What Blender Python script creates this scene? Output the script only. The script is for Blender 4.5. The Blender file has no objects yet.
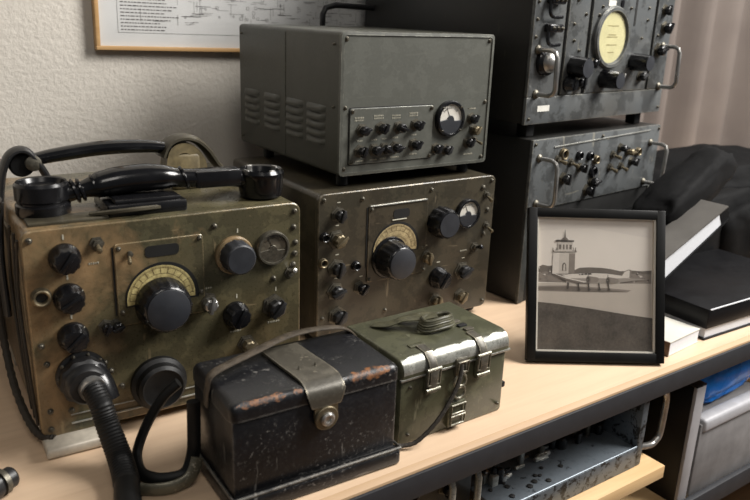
import bpy, bmesh, math, random
from math import sin, cos, pi, radians as R
from mathutils import Vector, Matrix, noise as mnoise
random.seed(7)
scene = bpy.context.scene
COL = scene.collection

# ------------------------------------------------------------------ camera
PITCH, ROLL, YAW, CAMH, FPX = .3077, .0376, .6186, .4513, 744.8
cd = bpy.data.cameras.new('camera'); cam = bpy.data.objects.new('camera', cd); COL.objects.link(cam)
cd.sensor_width = 36; cd.lens = 36 * FPX / 750; cd.clip_start = .01
_f = Vector((sin(YAW)*cos(PITCH), cos(YAW)*cos(PITCH), -sin(PITCH)))
_r = Vector((cos(YAW), -sin(YAW), 0)); _u = _r.cross(_f)
_r2 = cos(ROLL)*_r + sin(ROLL)*_u; _u2 = -sin(ROLL)*_r + cos(ROLL)*_u
M = Matrix((( _r2.x, _u2.x, -_f.x, 0), (_r2.y, _u2.y, -_f.y, 0), (_r2.z, _u2.z, -_f.z, CAMH), (0, 0, 0, 1)))
cam.matrix_world = M
cd.dof.use_dof = True; cd.dof.focus_distance = .93; cd.dof.aperture_fstop = 7.0
scene.camera = cam

# ------------------------------------------------------------------ world, window and fill light, exposure
w = bpy.data.worlds.new('world'); scene.world = w; w.use_nodes = True
bg = w.node_tree.nodes['Background']; bg.inputs[0].default_value = (.92, .95, 1, 1); bg.inputs[1].default_value = .11

def area(name, loc, target, sx, sy, power, col):
    l = bpy.data.lights.new(name, 'AREA'); l.shape = 'RECTANGLE'; l.size = sx; l.size_y = sy; l.energy = power; l.color = col
    o = bpy.data.objects.new(name, l); COL.objects.link(o); o.location = loc
    d = Vector(target) - Vector(loc); o.rotation_euler = d.to_track_quat('-Z', 'Y').to_euler()
    return o
area('window_daylight', (2.05, -.2, 1.75), (.5, .85, .1), 1.0, 1.2, 134, (1, .97, .93))
area('front_left_fill', (-.35, -1.2, 2.5), (.2, 1.1, .35), 1.0, 1.0, 20, (1, .94, .86))  # added fill, high at front left, with no window behind it

vs = scene.view_settings
scene.display_settings.display_device = 'sRGB'
vs.view_transform = 'Standard'; vs.look = 'None'; vs.exposure = -0.08; vs.gamma = 1; vs.use_curve_mapping = False

# ------------------------------------------------------------------ material helpers
def lin(c): return tuple(((v/255)/12.92 if v/255 <= .04045 else ((v/255+.055)/1.055)**2.4) for v in c) + (1,)
class NT:
    def __init__(s, name):
        s.m = bpy.data.materials.new(name); s.m.use_nodes = True
        s.t = s.m.node_tree; s.n = s.t.nodes; s.b = s.n['Principled BSDF']
    def new(s, t, **k):
        n = s.n.new(t)
        for a, v in k.items(): setattr(n, a, v)
        return n
    def link(s, a, b): s.t.links.new(a, b)
    def coord(s, scale=(1, 1, 1)):
        c = s.new('ShaderNodeTexCoord'); mp = s.new('ShaderNodeMapping'); mp.inputs['Scale'].default_value = scale
        s.link(c.outputs['Object'], mp.inputs[0]); return mp.outputs[0]
    def noise(s, scale, detail=4, rough=.6, vec=None, dist=0):
        n = s.new('ShaderNodeTexNoise'); n.inputs['Scale'].default_value = scale; n.inputs['Detail'].default_value = detail
        n.inputs['Roughness'].default_value = rough; n.inputs['Distortion'].default_value = dist
        s.link(vec if vec else s.coord(), n.inputs['Vector']); return n.outputs[0]
    def ramp(s, fac, a, b, ca=(0, 0, 0, 1), cb=(1, 1, 1, 1)):
        r = s.new('ShaderNodeValToRGB'); r.color_ramp.elements[0].position = a; r.color_ramp.elements[1].position = b
        r.color_ramp.elements[0].color = ca; r.color_ramp.elements[1].color = cb
        s.link(fac, r.inputs[0]); return r.outputs[0]
    def mix(s, fac, a, b, mode='MIX'):
        m = s.new('ShaderNodeMix', data_type='RGBA', blend_type=mode)
        for sock, v in ((m.inputs[0], fac), (m.inputs[6], a), (m.inputs[7], b)):
            if hasattr(v, 'is_linked'): s.link(v, sock)
            else: sock.default_value = v
        return m.outputs[2]
    def math(s, op, a, b=None):
        m = s.new('ShaderNodeMath', operation=op)
        for i, v in enumerate((a, b)):
            if v is None: continue
            if hasattr(v, 'is_linked'): s.link(v, m.inputs[i])
            else: m.inputs[i].default_value = v
        return m.outputs[0]
    def bump(s, h, strength, dist=.001):
        b = s.new('ShaderNodeBump'); b.inputs['Strength'].default_value = strength; b.inputs['Distance'].default_value = dist
        s.link(h, b.inputs['Height']); s.link(b.outputs[0], s.b.inputs['Normal'])
    def edge(s, radius):
        bv = s.new('ShaderNodeBevel', samples=3); bv.inputs[0].default_value = radius
        g = s.new('ShaderNodeNewGeometry'); d = s.new('ShaderNodeVectorMath', operation='DOT_PRODUCT')
        s.link(bv.outputs[0], d.inputs[0]); s.link(g.outputs['Normal'], d.inputs[1])
        return s.math('SUBTRACT', 1.0, d.outputs['Value'])
    def base(s, c, rough=.5, metal=0.0, spec=.5):
        for k, v in (('Base Color', c), ('Roughness', rough), ('Metallic', metal), ('Specular IOR Level', spec)):
            if hasattr(v, 'is_linked'): s.link(v, s.b.inputs[k])
            else: s.b.inputs[k].default_value = v
        return s.m

def plain(name, c, rough=.5, metal=0.0, var=.25, scale=60, bump=.15, spec=.5):
    n = NT(name); c = lin(c); f = n.noise(scale, 5)
    dk = tuple(v*(1-var) for v in c[:3])+(1,); lt = tuple(min(1, v*(1+var)) for v in c[:3])+(1,)
    col = n.ramp(f, .3, .7, dk, lt)
    rr = n.math('ADD', n.math('MULTIPLY', n.noise(scale*.35, 3), .25), rough-.12)
    if bump: n.bump(f, bump)
    return n.base(col, rr, metal, spec)

def worn(name, c, c2, chip, rough=.45, edge_r=.003, edge_amt=1.0, chips=.62, stains=None, bump=.25, metal=0.0, grime=(20, 19, 16), chip_metal=.6, scr=.5, ga=.28, bare=None):  # bare: tan of primer wear and painted warm reflection
    """old enamel paint: two tones, stains, rubbed edges, chips and hairline scratches"""
    n = NT(name)
    big = n.noise(6, 3, .5); fine = n.noise(260, 5, .7); mid = n.noise(24, 6, .72)
    col = n.mix(n.ramp(big, .3, .72), lin(c), lin(c2))
    if stains:
        col = n.mix(n.math('MULTIPLY', n.ramp(n.noise(7, 3, .55), .42, .8), .55), col, lin(stains))
    col = n.mix(n.math('MULTIPLY', n.ramp(mid, .40+ga*.3, .18), ga), col, lin(grime))
    col = n.mix(n.math('MULTIPLY', n.ramp(fine, .5, .75), .07), col, lin(chip))
    if bare:    # tan primer wear and a warm reflection painted into the colour, stronger leftwards
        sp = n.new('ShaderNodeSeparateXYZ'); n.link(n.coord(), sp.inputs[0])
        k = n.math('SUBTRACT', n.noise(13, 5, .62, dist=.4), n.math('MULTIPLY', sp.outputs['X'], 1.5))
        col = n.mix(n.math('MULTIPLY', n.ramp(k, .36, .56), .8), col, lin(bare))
    e = n.ramp(n.edge(edge_r), .03, .16)
    em = n.math('MULTIPLY', e, n.ramp(n.noise(70, 4, .7), .52-.14*edge_amt, .64-.1*edge_amt))
    ch = n.math('MULTIPLY', n.ramp(n.noise(230, 5, .75), chips+.045, chips+.08), n.ramp(n.noise(17, 3, .6), .45, .6))
    sc = n.ramp(n.noise(60, 3, .6, vec=n.coord((1.2, 1.2, .22))), .68, .71)
    sc2 = n.ramp(n.noise(55, 3, .6, vec=n.coord((.2, 1.0, 1.3))), .69, .715)
    m = n.math('MAXIMUM', em, n.math('MAXIMUM', ch, n.math('MULTIPLY', n.math('MAXIMUM', sc, sc2), scr)))
    col = n.mix(m, col, lin(chip))
    rr = n.math('ADD', n.math('MULTIPLY', fine, .3), rough-.15)
    h = n.math('SUBTRACT', n.math('MULTIPLY', fine, .35), n.math('MULTIPLY', m, .6))
    n.bump(h, bump)
    return n.base(col, rr, n.math('ADD', n.math('MULTIPLY', m, chip_metal), metal))

MT = {}
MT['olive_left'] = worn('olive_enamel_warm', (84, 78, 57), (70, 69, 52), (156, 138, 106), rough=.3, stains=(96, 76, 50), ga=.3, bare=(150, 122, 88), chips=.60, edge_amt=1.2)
MT['olive_mid'] = worn('olive_enamel_dark', (64, 58, 46), (54, 52, 42), (130, 118, 98), rough=.34, stains=(66, 52, 40), ga=.35, chips=.62, edge_amt=.9)
MT['grey_green'] = worn('grey_green_enamel', (84, 85, 79), (80, 81, 75), (140, 140, 130), rough=.42, chips=.68, edge_amt=.4, bump=.1, scr=.06, grime=(64, 65, 59))
MT['grey_green_case'] = worn('grey_green_wrinkle', (60, 60, 51), (56, 57, 49), (120, 118, 104), rough=.5, chips=.7, edge_amt=.4, bump=.12, scr=.05, grime=(48, 48, 40))
MT['grey'] = worn('blue_grey_enamel', (88, 91, 92), (78, 81, 83), (160, 156, 142), rough=.36, chips=.6, edge_amt=1.0, stains=(88, 86, 80), ga=.4)
MT['grey_dark'] = worn('dark_grey_case', (26, 25, 23), (22, 22, 20), (70, 68, 60), rough=.5, chips=.66, edge_amt=.6)
MT['grey_chipped'] = worn('chipped_grey_case', (66, 68, 66), (30, 31, 31), (134, 134, 126), rough=.5, chips=.56, edge_amt=1.4)
MT['black_case'] = worn('black_lacquer', (20, 21, 25), (15, 16, 19), (112, 110, 106), rough=.34, edge_r=.004, chips=.535, edge_amt=1.1, stains=(34, 35, 39), bump=.4, chip_metal=.1, scr=.75, grime=(10, 10, 11))
MT['green_box'] = worn('green_enamel_box', (80, 80, 62), (70, 72, 54), (146, 144, 122), rough=.33, chips=.6, edge_amt=.9, stains=(98, 94, 76))
MT['bare'] = worn('rubbed_bare_metal', (168, 168, 162), (140, 140, 130), (200, 200, 194), rough=.3, chips=.56, metal=.4, bump=.12)
MT['bakelite'] = plain('black_bakelite', (17, 17, 19), .24, 0, .4, 60, .1)
MT['gloss_black'] = plain('polished_black_bakelite', (13, 13, 15), .17, 0, .4, 45, .08)
MT['bakelite_dull'] = plain('dull_black_bakelite', (24, 24, 25), .42, 0, .4, 60, .15)
MT['knob_grey'] = plain('blue_grey_knob_face', (38, 40, 45), .48, 0, .2, 80, .12)
MT['steel'] = plain('tarnished_steel', (172, 170, 166), .3, .85, .3, 50, .12)
MT['brass'] = plain('tarnished_brass', (112, 102, 82), .4, .7, .45, 50, .15)
MT['screw'] = plain('worn_screw_steel', (98, 94, 84), .42, .7, .4, 300, .2)
MT['dark'] = plain('dark_recess', (12, 12, 11), .6, 0, .3, 50, .05)
MT['rubber'] = plain('black_rubber', (14, 14, 14), .5, 0, .4, 90, .35, .3)
MT['khaki'] = plain('khaki_leather', (60, 55, 42), .5, 0, .45, 45, .5)
MT['strap'] = plain('brown_grey_strap', (66, 58, 48), .45, 0, .5, 90, .6)
MT['strap_metal'] = worn('worn_lacquered_strap', (96, 92, 82), (80, 76, 68), (176, 168, 150), rough=.34, chips=.58, metal=.3, bump=.25)
MT['tan_side'] = worn('streaked_tan_side', (118, 100, 74), (98, 84, 62), (170, 152, 122), rough=.5, chips=.56, stains=(70, 58, 44), scr=.9)
MT['cord'] = plain('dark_cord', (40, 34, 26), .7, 0, .45, 300, .6)
MT['white_mark'] = plain('engraved_white', (168, 164, 148), .6, 0, .3, 400, 0)
MT['ivory'] = plain('aged_ivory_dial', (200, 194, 150), .4, 0, .1, 40, .02)
MT['meter_white'] = plain('white_meter_card', (214, 210, 200), .5, 0, .08, 40, .02)
MT['dial_ink'] = plain('faded_dial_ink', (92, 78, 50), .6, 0, .4, 200, 0)
MT['print_black'] = plain('printed_black', (40, 38, 34), .6, 0, .2, 200, 0)
MT['white_paint'] = plain('white_label', (206, 204, 196), .5, 0, .1, 90, .02)
MT['paper'] = plain('white_paper_edge', (212, 214, 218), .7, 0, .05, 300, .05)
MT['black_cloth'] = plain('black_nylon', (9, 9, 10), .8, 0, .4, 60, .5, .15)
MT['black_vinyl'] = plain('black_vinyl_cover', (14, 14, 16), .42, 0, .25, 90, .1, .25)
MT['grey_cover'] = plain('grey_book_cover', (88, 85, 81), .5, 0, .2, 20, .05)
MT['grey_fabric'] = plain('grey_folder_cloth', (120, 118, 118), .6, 0, .22, 24, .2)
MT['grey_edge'] = plain('grey_plastic_edge', (150, 148, 150), .5, 0, .12, 30, .05)
MT['blue_plastic'] = plain('blue_plastic_film', (22, 116, 206), .25, 0, .35, 22, .5)
MT['frame_black'] = plain('satin_black_frame', (12, 12, 12), .45, 0, .2, 60, .04, .2)
MT['mat_white'] = plain('white_frame_lip', (206, 200, 188), .6, 0, .05, 60, 0)
MT['black_metal'] = plain('black_angle_steel', (36, 37, 41), .6, 0, .15, 60, .05)
MT['dark_board'] = plain('dark_back_board', (30, 28, 26), .8, 0, .3, 30, .1)
MT['box_grey'] = plain('grey_brown_canvas', (84, 76, 66), .8, 0, .25, 120, .3)
MT['book_cream'] = plain('cream_book_cover', (190, 187, 177), .6, 0, .06, 60, .03)
MT['book_brown'] = plain('brown_book_spine', (96, 72, 54), .6, 0, .2, 60, .03)
MT['dull_bare'] = worn('dull_rubbed_fitting', (112, 108, 92), (84, 82, 68), (168, 164, 150), rough=.4, chips=.54, metal=.3, bump=.2)
MT['lead'] = plain('grey_painted_foot', (176, 168, 154), .5, .1, .25, 60, .2)

def m_dial(name, c, dark):
    n = NT(name); f = n.noise(160, 5, .75)
    col = n.mix(n.ramp(f, .38, .62), lin(c), lin(dark))
    return n.base(col, .45)
MT['dial'] = m_dial('aged_tuning_dial', (190, 176, 122), (140, 126, 84))
MT['dial_dim'] = m_dial('dim_tuning_dial', (176, 158, 118), (128, 112, 82))

def m_wood(name, c1, c2, sc=(1, 14, 14), rough=.45):
    n = NT(name)
    f = n.noise(5, 5, .6, vec=n.coord(sc), dist=.5); g = n.noise(160, 3, .6, vec=n.coord((.06, 1, 1)))
    col = n.mix(n.ramp(f, .3, .7), lin(c1), lin(c2))
    col = n.mix(n.math('MULTIPLY', n.ramp(g, .55, .75), .18), col, tuple(v*.6 for v in lin(c2)[:3])+(1,))
    n.bump(g, .06)
    return n.base(col, rough)
MT['beech'] = m_wood('pale_beech_laminate', (213, 186, 157), (204, 176, 147))
MT['beech_edge'] = m_wood('beech_edge_band', (186, 156, 122), (172, 142, 108), rough=.65)
MT['pine'] = m_wood('pine_board', (206, 176, 132), (186, 152, 108))
MT['floor'] = m_wood('warm_floor_boards', (116, 90, 64), (98, 74, 52))
MT['picture_wood'] = m_wood('light_oak_moulding', (206, 168, 118), (186, 146, 98))

def m_wall():
    n = NT('rough_plaster')
    a = n.noise(230, 4, .6); b = n.noise(130, 4, .6, dist=.15); c = n.noise(2.5, 3)
    col = n.mix(n.ramp(c, .3, .7), lin((204, 198, 188)), lin((196, 190, 180)))
    h = n.math('ADD', n.math('MULTIPLY', a, .5), n.ramp(b, .35, .65))
    n.bump(h, .42, .0015)
    return n.base(col, .85)
MT['wall'] = m_wall()
def m_curtain():
    n = NT('taupe_curtain_cloth'); f = n.noise(400, 3)
    n.bump(f, .2)
    return n.base(n.mix(n.ramp(n.noise(6, 3), .3, .7), lin((114, 105, 99)), lin((104, 95, 90))), .85)
MT['curtain'] = m_curtain()
def m_chassis(name, spot):
    n = NT(name)
    a = n.noise(75, 5, .72, dist=.4); b = n.noise(150, 3, .6)
    col = n.mix(n.ramp(a, spot, spot+.05), lin((98, 106, 113)), lin((20, 21, 23)))
    col = n.mix(n.math('MULTIPLY', n.ramp(b, .5, .7), .4), col, lin((72, 78, 84)))
    n.bump(b, .15)
    return n.base(col, .42, .45)
MT['chassis'] = m_chassis('speckled_aluminium', .52)
MT['deck'] = m_chassis('scuffed_aluminium', .62)
def m_glass():
    n = NT('clear_pane'); n.n.remove(n.b)
    tr = n.new('ShaderNodeBsdfTransparent'); gl = n.new('ShaderNodeBsdfGlossy'); gl.inputs['Roughness'].default_value = .04
    lw = n.new('ShaderNodeLayerWeight'); lw.inputs[0].default_value = .5
    fr = n.math('ADD', n.math('MULTIPLY', n.math('POWER', lw.outputs['Facing'], 4.0), .6), .03)
    mx = n.new('ShaderNodeMixShader'); n.link(fr, mx.inputs[0]); n.link(tr.outputs[0], mx.inputs[1]); n.link(gl.outputs[0], mx.inputs[2])
    n.link(mx.outputs[0], n.n['Material Output'].inputs[0]); return n.m
MT['glass'] = m_glass()
def m_photo(name, c, amt):
    n = NT('photo_print_'+name); f = n.noise(300, 3); g = n.noise(40, 4)
    c = lin(c); d = tuple(v*(1-amt) for v in c[:3])+(1,)
    return n.base(n.mix(n.ramp(n.math('ADD', n.math('MULTIPLY', f, .4), n.math('MULTIPLY', g, .6)), .38, .62), c, d), .45)

# ------------------------------------------------------------------ mesh helpers
def finish(bm, angle=35):
    bmesh.ops.recalc_face_normals(bm, faces=bm.faces)
    for f in bm.faces: f.smooth = True
    me = bpy.data.meshes.new('m'); bm.to_mesh(me); bm.free()
    me.set_sharp_from_angle(angle=R(angle))
    return me
def link(name, me, mats, parent=None, loc=(0, 0, 0), rot=(0, 0, 0), label=None):
    o = bpy.data.objects.new(name, me); COL.objects.link(o)
    if mats is not None and not me.materials:
        for m in (mats if isinstance(mats, (list, tuple)) else [mats]): me.materials.append(MT[m] if isinstance(m, str) else m)
    o.parent = parent; o.location = loc; o.rotation_euler = rot
    if label: o['label'] = label
    return o
def obj(name, bm, mat, parent=None, loc=(0, 0, 0), rot=(0, 0, 0), label=None, angle=35):
    me = finish(bm, angle); me.name = name
    return link(name, me, mat, parent, loc, rot, label)
def thing(name, label, cat, loc=(0, 0, 0), rz=0, group=None):
    o = bpy.data.objects.new(name, None); COL.objects.link(o); o.location = loc; o.rotation_euler = (0, 0, rz)
    o.empty_display_size = .02
    tag(o, label, cat, group); return o
def tag(o, label, cat, group=None):
    o['label'] = label; o['category'] = cat
    if group: o['group'] = group
    return o
def struct(o): o['kind'] = 'structure'; return o
def loc_of(root, p):
    """a world point in the frame of a thing (rotated about z only)"""
    v = Vector(p) - root.location; a = -root.rotation_euler.z
    return Vector((v.x*cos(a)-v.y*sin(a), v.x*sin(a)+v.y*cos(a), v.z))

def box(bm, x0, x1, y0, y1, z0, z1, bev=0, seg=2, mat=0, xf=None, sel=None):
    b = bmesh.new(); bmesh.ops.create_cube(b, size=1)
    for v in b.verts: v.co = Vector((x0+(v.co.x+.5)*(x1-x0), y0+(v.co.y+.5)*(y1-y0), z0+(v.co.z+.5)*(z1-z0)))
    if bev:
        es = [e for e in b.edges if (sel is None or sel(e))]
        bmesh.ops.bevel(b, geom=es, offset=bev, segments=seg, profile=.5, affect='EDGES', clamp_overlap=True)
    merge(bm, b, mat, xf); return bm
def merge(bm, b, mat=0, xf=None):
    mp = {}
    for v in b.verts: mp[v] = bm.verts.new(xf @ v.co if xf else v.co)
    for f in b.faces:
        try: nf = bm.faces.new([mp[v] for v in f.verts]); nf.material_index = mat if mat else f.material_index
        except ValueError: pass
    b.free()
def lathe(bm, prof, seg=24, axis='-y', o=(0, 0, 0), flute=None, mat=0, caps=True):
    """prof = [(radius, distance along the axis)]"""
    o = Vector(o)
    def P(r, d, t):
        if axis == '-y': return o + Vector((r*cos(t), -d, r*sin(t)))
        if axis == 'z': return o + Vector((r*cos(t), r*sin(t), d))
        return o + Vector((d, r*cos(t), r*sin(t)))
    rings = []
    for i, (r, d) in enumerate(prof):
        rings.append([bm.verts.new(P(r*(flute(i, k, seg) if flute else 1), d, 2*pi*k/seg)) for k in range(seg)])
    for a, b in zip(rings, rings[1:]):
        for k in range(seg):
            f = bm.faces.new((a[k], a[(k+1) % seg], b[(k+1) % seg], b[k])); f.material_index = mat
    if caps:
        for rg, (r, d) in ((rings[0], prof[0]), (rings[-1], prof[-1])):
            if r > 1e-5: f = bm.faces.new(rg); f.material_index = mat
    return bm
def smooth_path(pts, n=6):
    pts = [Vector(p) for p in pts]; out = []
    for i in range(len(pts)-1):
        p0 = pts[max(i-1, 0)]; p1 = pts[i]; p2 = pts[i+1]; p3 = pts[min(i+2, len(pts)-1)]
        for k in range(n):
            t = k/n
            out.append(.5*((2*p1)+(p2-p0)*t+(2*p0-5*p1+4*p2-p3)*t*t+(-p0+3*p1-3*p2+p3)*t**3))
    out.append(pts[-1]); return out
def sweep(bm, pts, w, t=None, seg=8, side=None, rfun=None, square=False, closed=False, mat=0):
    """tube or strap: w = half width along `side`, t = half thickness"""
    t = w if t is None else t
    pts = [Vector(p) for p in pts]; n = len(pts); rings = []
    prev = Vector(side) if side else None
    for i, p in enumerate(pts):
        if closed: tg = pts[(i+1) % n]-pts[i-1]
        else: tg = pts[min(i+1, n-1)]-pts[max(i-1, 0)]
        tg.normalize()
        s = Vector(side) if side else (prev if prev else (tg.cross(Vector((0, 0, 1))) if abs(tg.z) < .9 else tg.cross(Vector((1, 0, 0)))))
        s = (s - tg*s.dot(tg)).normalized(); u = tg.cross(s)
        if not side: prev = s
        k = rfun(i/(n-1)) if rfun else 1
        ring = []
        for j in range(seg):
            a = 2*pi*(j+.5)/seg; c, d = cos(a), sin(a)
            if square: c = max(-1, min(1, c*1.5)); d = max(-1, min(1, d*1.5))
            ring.append(bm.verts.new(p + s*(w*k*c) + u*(t*k*d)))
        rings.append(ring)
    rr = list(zip(rings, rings[1:])) + ([(rings[-1], rings[0])] if closed else [])
    for a, b in rr:
        for j in range(seg):
            f = bm.faces.new((a[j], a[(j+1) % seg], b[(j+1) % seg], b[j])); f.material_index = mat
    if not closed:
        for rg in (rings[0], rings[-1]):
            f = bm.faces.new(rg); f.material_index = mat
    return bm
def rrect(x0, x1, z0, z1, r, n=4):
    pts = []
    for cx, cz, a0 in ((x1-r, z1-r, 0), (x0+r, z1-r, 90), (x0+r, z0+r, 180), (x1-r, z0+r, 270)):
        for k in range(n+1): a = R(a0+90*k/n); pts.append((cx+r*cos(a), cz+r*sin(a)))
    return pts
def plate(bm, outline, y0, y1, bev=0, mat=0):
    """prism of an xz outline from y0 (front, smaller y) to y1 (back); front rim chamfered"""
    cx = sum(p[0] for p in outline)/len(outline); cz = sum(p[1] for p in outline)/len(outline)
    def ring(y, inset):
        out = []
        for x, z in outline:
            dx, dz = x-cx, z-cz
            out.append(bm.verts.new((x-math.copysign(min(inset, abs(dx)), dx), y, z-math.copysign(min(inset, abs(dz)), dz))))
        return out
    rs = [ring(y1, 0), ring(y0+bev, 0)] + ([ring(y0, bev)] if bev else [])
    for a, b in zip(rs, rs[1:]):
        n = len(a)
        for k in range(n):
            f = bm.faces.new((a[k], a[(k+1) % n], b[(k+1) % n], b[k])); f.material_index = mat
    for r_ in (rs[0], rs[-1]): f = bm.faces.new(r_); f.material_index = mat
    return bm
CACHE = {}
def cached(key, fn, name, mat, parent, loc, rot=(0, 0, 0), label=None):
    if key not in CACHE:
        me = finish(fn()); me.name = name; CACHE[key] = me
    return link(name, CACHE[key], mat, parent, loc, rot, label)

# ---- instrument furniture (all face -y, origin on the panel) ----
def screw(parent, x, z, r=.004, y=0.0):
    r *= .72
    def f():
        b = bmesh.new(); lathe(b, [(r*1.25, 0), (r*1.25, .0006), (r, .0008), (r*.95, .0022), (r*.6, .003), (0.0004, .0031)], 12)
        box(b, -r*.85, r*.85, -.0036, -.002, -r*.12, r*.12); return b
    return cached(('screw', r), f, 'screw', 'screw', parent, (x, y, z), (0, random.uniform(0, 3), 0))
def index_mark(parent, x, z, w=.0016, h=.005, y=-.0002):
    def f(): b = bmesh.new(); box(b, -w/2, w/2, -.0004, .0002, -h/2, h/2); return b
    return cached(('mark', w, h), f, 'index_mark', 'white_mark', parent, (x, y, z))
def knob_round(parent, x, z, r, d, ang=20, face=False, y=0.0):
    """black pointer knob: skirt, dome and raised grip bar; a white line is a sub-part"""
    def f():
        b = bmesh.new()
        fl = lambda i, k, s: (1+.035*(1 if k % 4 < 2 else -1)) if 3 <= i <= 4 else 1
        lathe(b, [(r, 0), (r, d*.22), (r*.97, d*.3), (r*.86, d*.42), (r*.82, d*.85), (r*.72, d*.97), (r*.4, d), (.0004, d)], 40, flute=fl)
        if not face: box(b, -r*.2, r*.2, -d*1.12, -d*.7, -r*.78, r*.78, r*.12)
        return b
    o = cached(('kr', r, d, face), f, 'knob', 'bakelite', parent, (x, y, z), (0, R(ang), 0))
    def g(): b = bmesh.new(); box(b, -r*.035, r*.035, -d*.335, -d*.25, r*.86, r*1.0); return b
    if r > .011: cached(('krm', r, d), g, 'pointer_line', 'white_mark', o, (0, 0, 0))
    return o
def knob_small(parent, x, z, r, d, mat='bakelite', ang=30, y=0.0):
    """small control: hex nut and washer, stubby spindle and bar grip"""
    def fn():
        b = bmesh.new(); lathe(b, [(r*1.2, 0), (r*1.2, .0012), (r*.95, .0014), (r*.95, .0034), (r*.6, .0036), (.0004, .0037)], 6); return b
    def f():
        b = bmesh.new()
        fl = lambda i, k, s: 1+.06*cos(k*2*pi*8/s)
        lathe(b, [(r*.62, .003), (r*.66, d*.4), (r*.8, d*.45), (r*.78, d*.9), (r*.6, d), (.0004, d)], 32, flute=fl)
        box(b, -r*.22, r*.22, -d*1.2, -d*.6, -r*.95, r*.95, r*.1); return b
    o = cached(('ks', r, d, mat), f, 'knob', mat, parent, (x, y, z), (0, R(ang), 0))
    cached(('ksn', r), fn, 'hex_nut', 'screw', o, (0, 0, 0)); return o
def toggle(parent, x, z, r=.005, up=25, y=0.0, mat='steel'):
    """toggle switch: threaded nut and bat lever"""
    def fn():
        b = bmesh.new(); lathe(b, [(r*1.25, 0), (r*1.25, .0015), (r*.8, .0017), (r*.8, .006), (r*.5, .0062), (.0003, .0062)], 6); return b
    def f():
        b = bmesh.new(); lathe(b, [(r*.3, .004), (r*.34, .008), (r*.55, .015), (r*.5, .0175), (.0003, .0185)], 14); return b
    o = cached(('tn', r), fn, 'toggle_switch', 'screw', parent, (x, y, z))
    cached(('tl', r), f, 'switch_lever', mat, o, (0, 0, 0), (R(up), 0, R(random.uniform(-15, 15)))); return o
def socket(parent, x, z, r, mat='brass', y=0.0):
    def f():
        b = bmesh.new(); lathe(b, [(r*1.15, 0), (r*1.15, .002), (r, .0024), (r, .006), (r*.85, .0068), (r*.68, .006), (r*.62, .0015), (.0004, .0012)], 24); return b
    def g():
        b = bmesh.new(); lathe(b, [(r*.6, .0016), (r*.6, .002), (.0004, .002)], 20); return b
    o = cached(('so', r, mat), f, 'socket', mat, parent, (x, y, z))
    cached(('soi', r), g, 'socket_hole', 'dark', o, (0, 0, 0)); return o
def legend(parent, x, z, w, rows=1, y=-.0002):
    """unreadable engraved lettering over a control: short white strokes"""
    rnd = random.Random(int(x*1e5+z*1e3)); b = bmesh.new()
    for r in range(rows):
        c = -w/2
        while c < w/2:
            s = rnd.uniform(.0009, .002)
            box(b, c, c+s*.5, -.0003, .0002, -r*.0034-.0011, -r*.0034+.0011); box(b, c, c+s, -.0003, .0002, -r*.0034-.0003, -r*.0034+.0005)
            c += s+.0008
    return obj('engraved_legend', b, 'white_mark', parent, (x, y, z))
def bar_handle(parent, p0, p1, out, r, name='handle', mat='steel', n=(0, -1, 0)):
    n = Vector(n); a = Vector(p0); b_ = Vector(p1); d = (b_-a).normalized(); k = out*.3
    pts = [a, a+n*(out-k), a+n*(out-k*.3)+d*k*.3, a+n*out+d*k, b_+n*out-d*k, b_+n*(out-k*.3)-d*k*.3, b_+n*(out-k), b_]
    b = bmesh.new(); sweep(b, pts, r, seg=12)
    h = obj(name, b, mat, parent)
    for q in (a, b_):
        c = bmesh.new()
        if abs(n.y) > .5:
            lathe(c, [(r*2, 0), (r*2, .002), (r*1.5, .004), (r, .005)], 16, o=q); obj('handle_boss', c, 'screw', h)
    return h
def tuning_dial(parent, cx, cz, r, r2, mat, y=-.0034):
    """half-round window: dark rim, ivory scale, printed ticks"""
    b = bmesh.new(); n = 36
    outl = [(cx+(r+.002)*cos(R(-8+196*k/n)), cz+(r+.002)*sin(R(-8+196*k/n))) for k in range(n+1)]
    plate(b, outl, y+.0006, y+.003); w_ = obj('dial_window', b, 'dark', parent)
    b = bmesh.new()
    for k in range(n):
        a0, a1 = R(-6+192*k/n), R(-6+192*(k+1)/n); off = -.0015
        vs_ = [bm_v(b, cx+q*cos(a)+off, y, cz+q*sin(a)) for q, a in ((r2, a0), (r-.001, a0), (r-.001, a1), (r2, a1))]
        b.faces.new(vs_)
    bmesh.ops.remove_doubles(b, verts=b.verts, dist=1e-5)
    s = obj('dial_scale', b, mat, w_)
    b = bmesh.new(); rnd = random.Random(3)
    for k in range(61):
        a = R(2+176*k/60)
        for (ra, rb, every) in ((r-.004, r-.002, 1), (r-.010, r-.004, 5), (r2+.006, r2+.009, 2)):
            if k % every: continue
            h = .00018 if every == 1 else .0003
            c, s_ = cos(a), sin(a)
            q = [(cx-.0015+ra*c-h*s_, cz+ra*s_+h*c), (cx-.0015+rb*c-h*s_, cz+rb*s_+h*c), (cx-.0015+rb*c+h*s_, cz+rb*s_-h*c), (cx-.0015+ra*c+h*s_, cz+ra*s_-h*c)]
            b.faces.new([bm_v(b, x_, y-.0002, z_) for x_, z_ in q])
    for rr in (r-.0042, r-.0105, r2+.0055):
        for k in range(40):
            a0, a1 = R(2+176*k/40), R(2+176*(k+1)/40)
            b.faces.new([bm_v(b, cx-.0015+q*cos(a), y-.0002, cz+q*sin(a)) for q, a in ((rr, a0), (rr+.0004, a0), (rr+.0004, a1), (rr, a1))])
    obj('scale_marks', b, 'dial_ink', w_)
    return w_
def bm_v(b, x, y, z): return b.verts.new((x, y, z))
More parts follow.
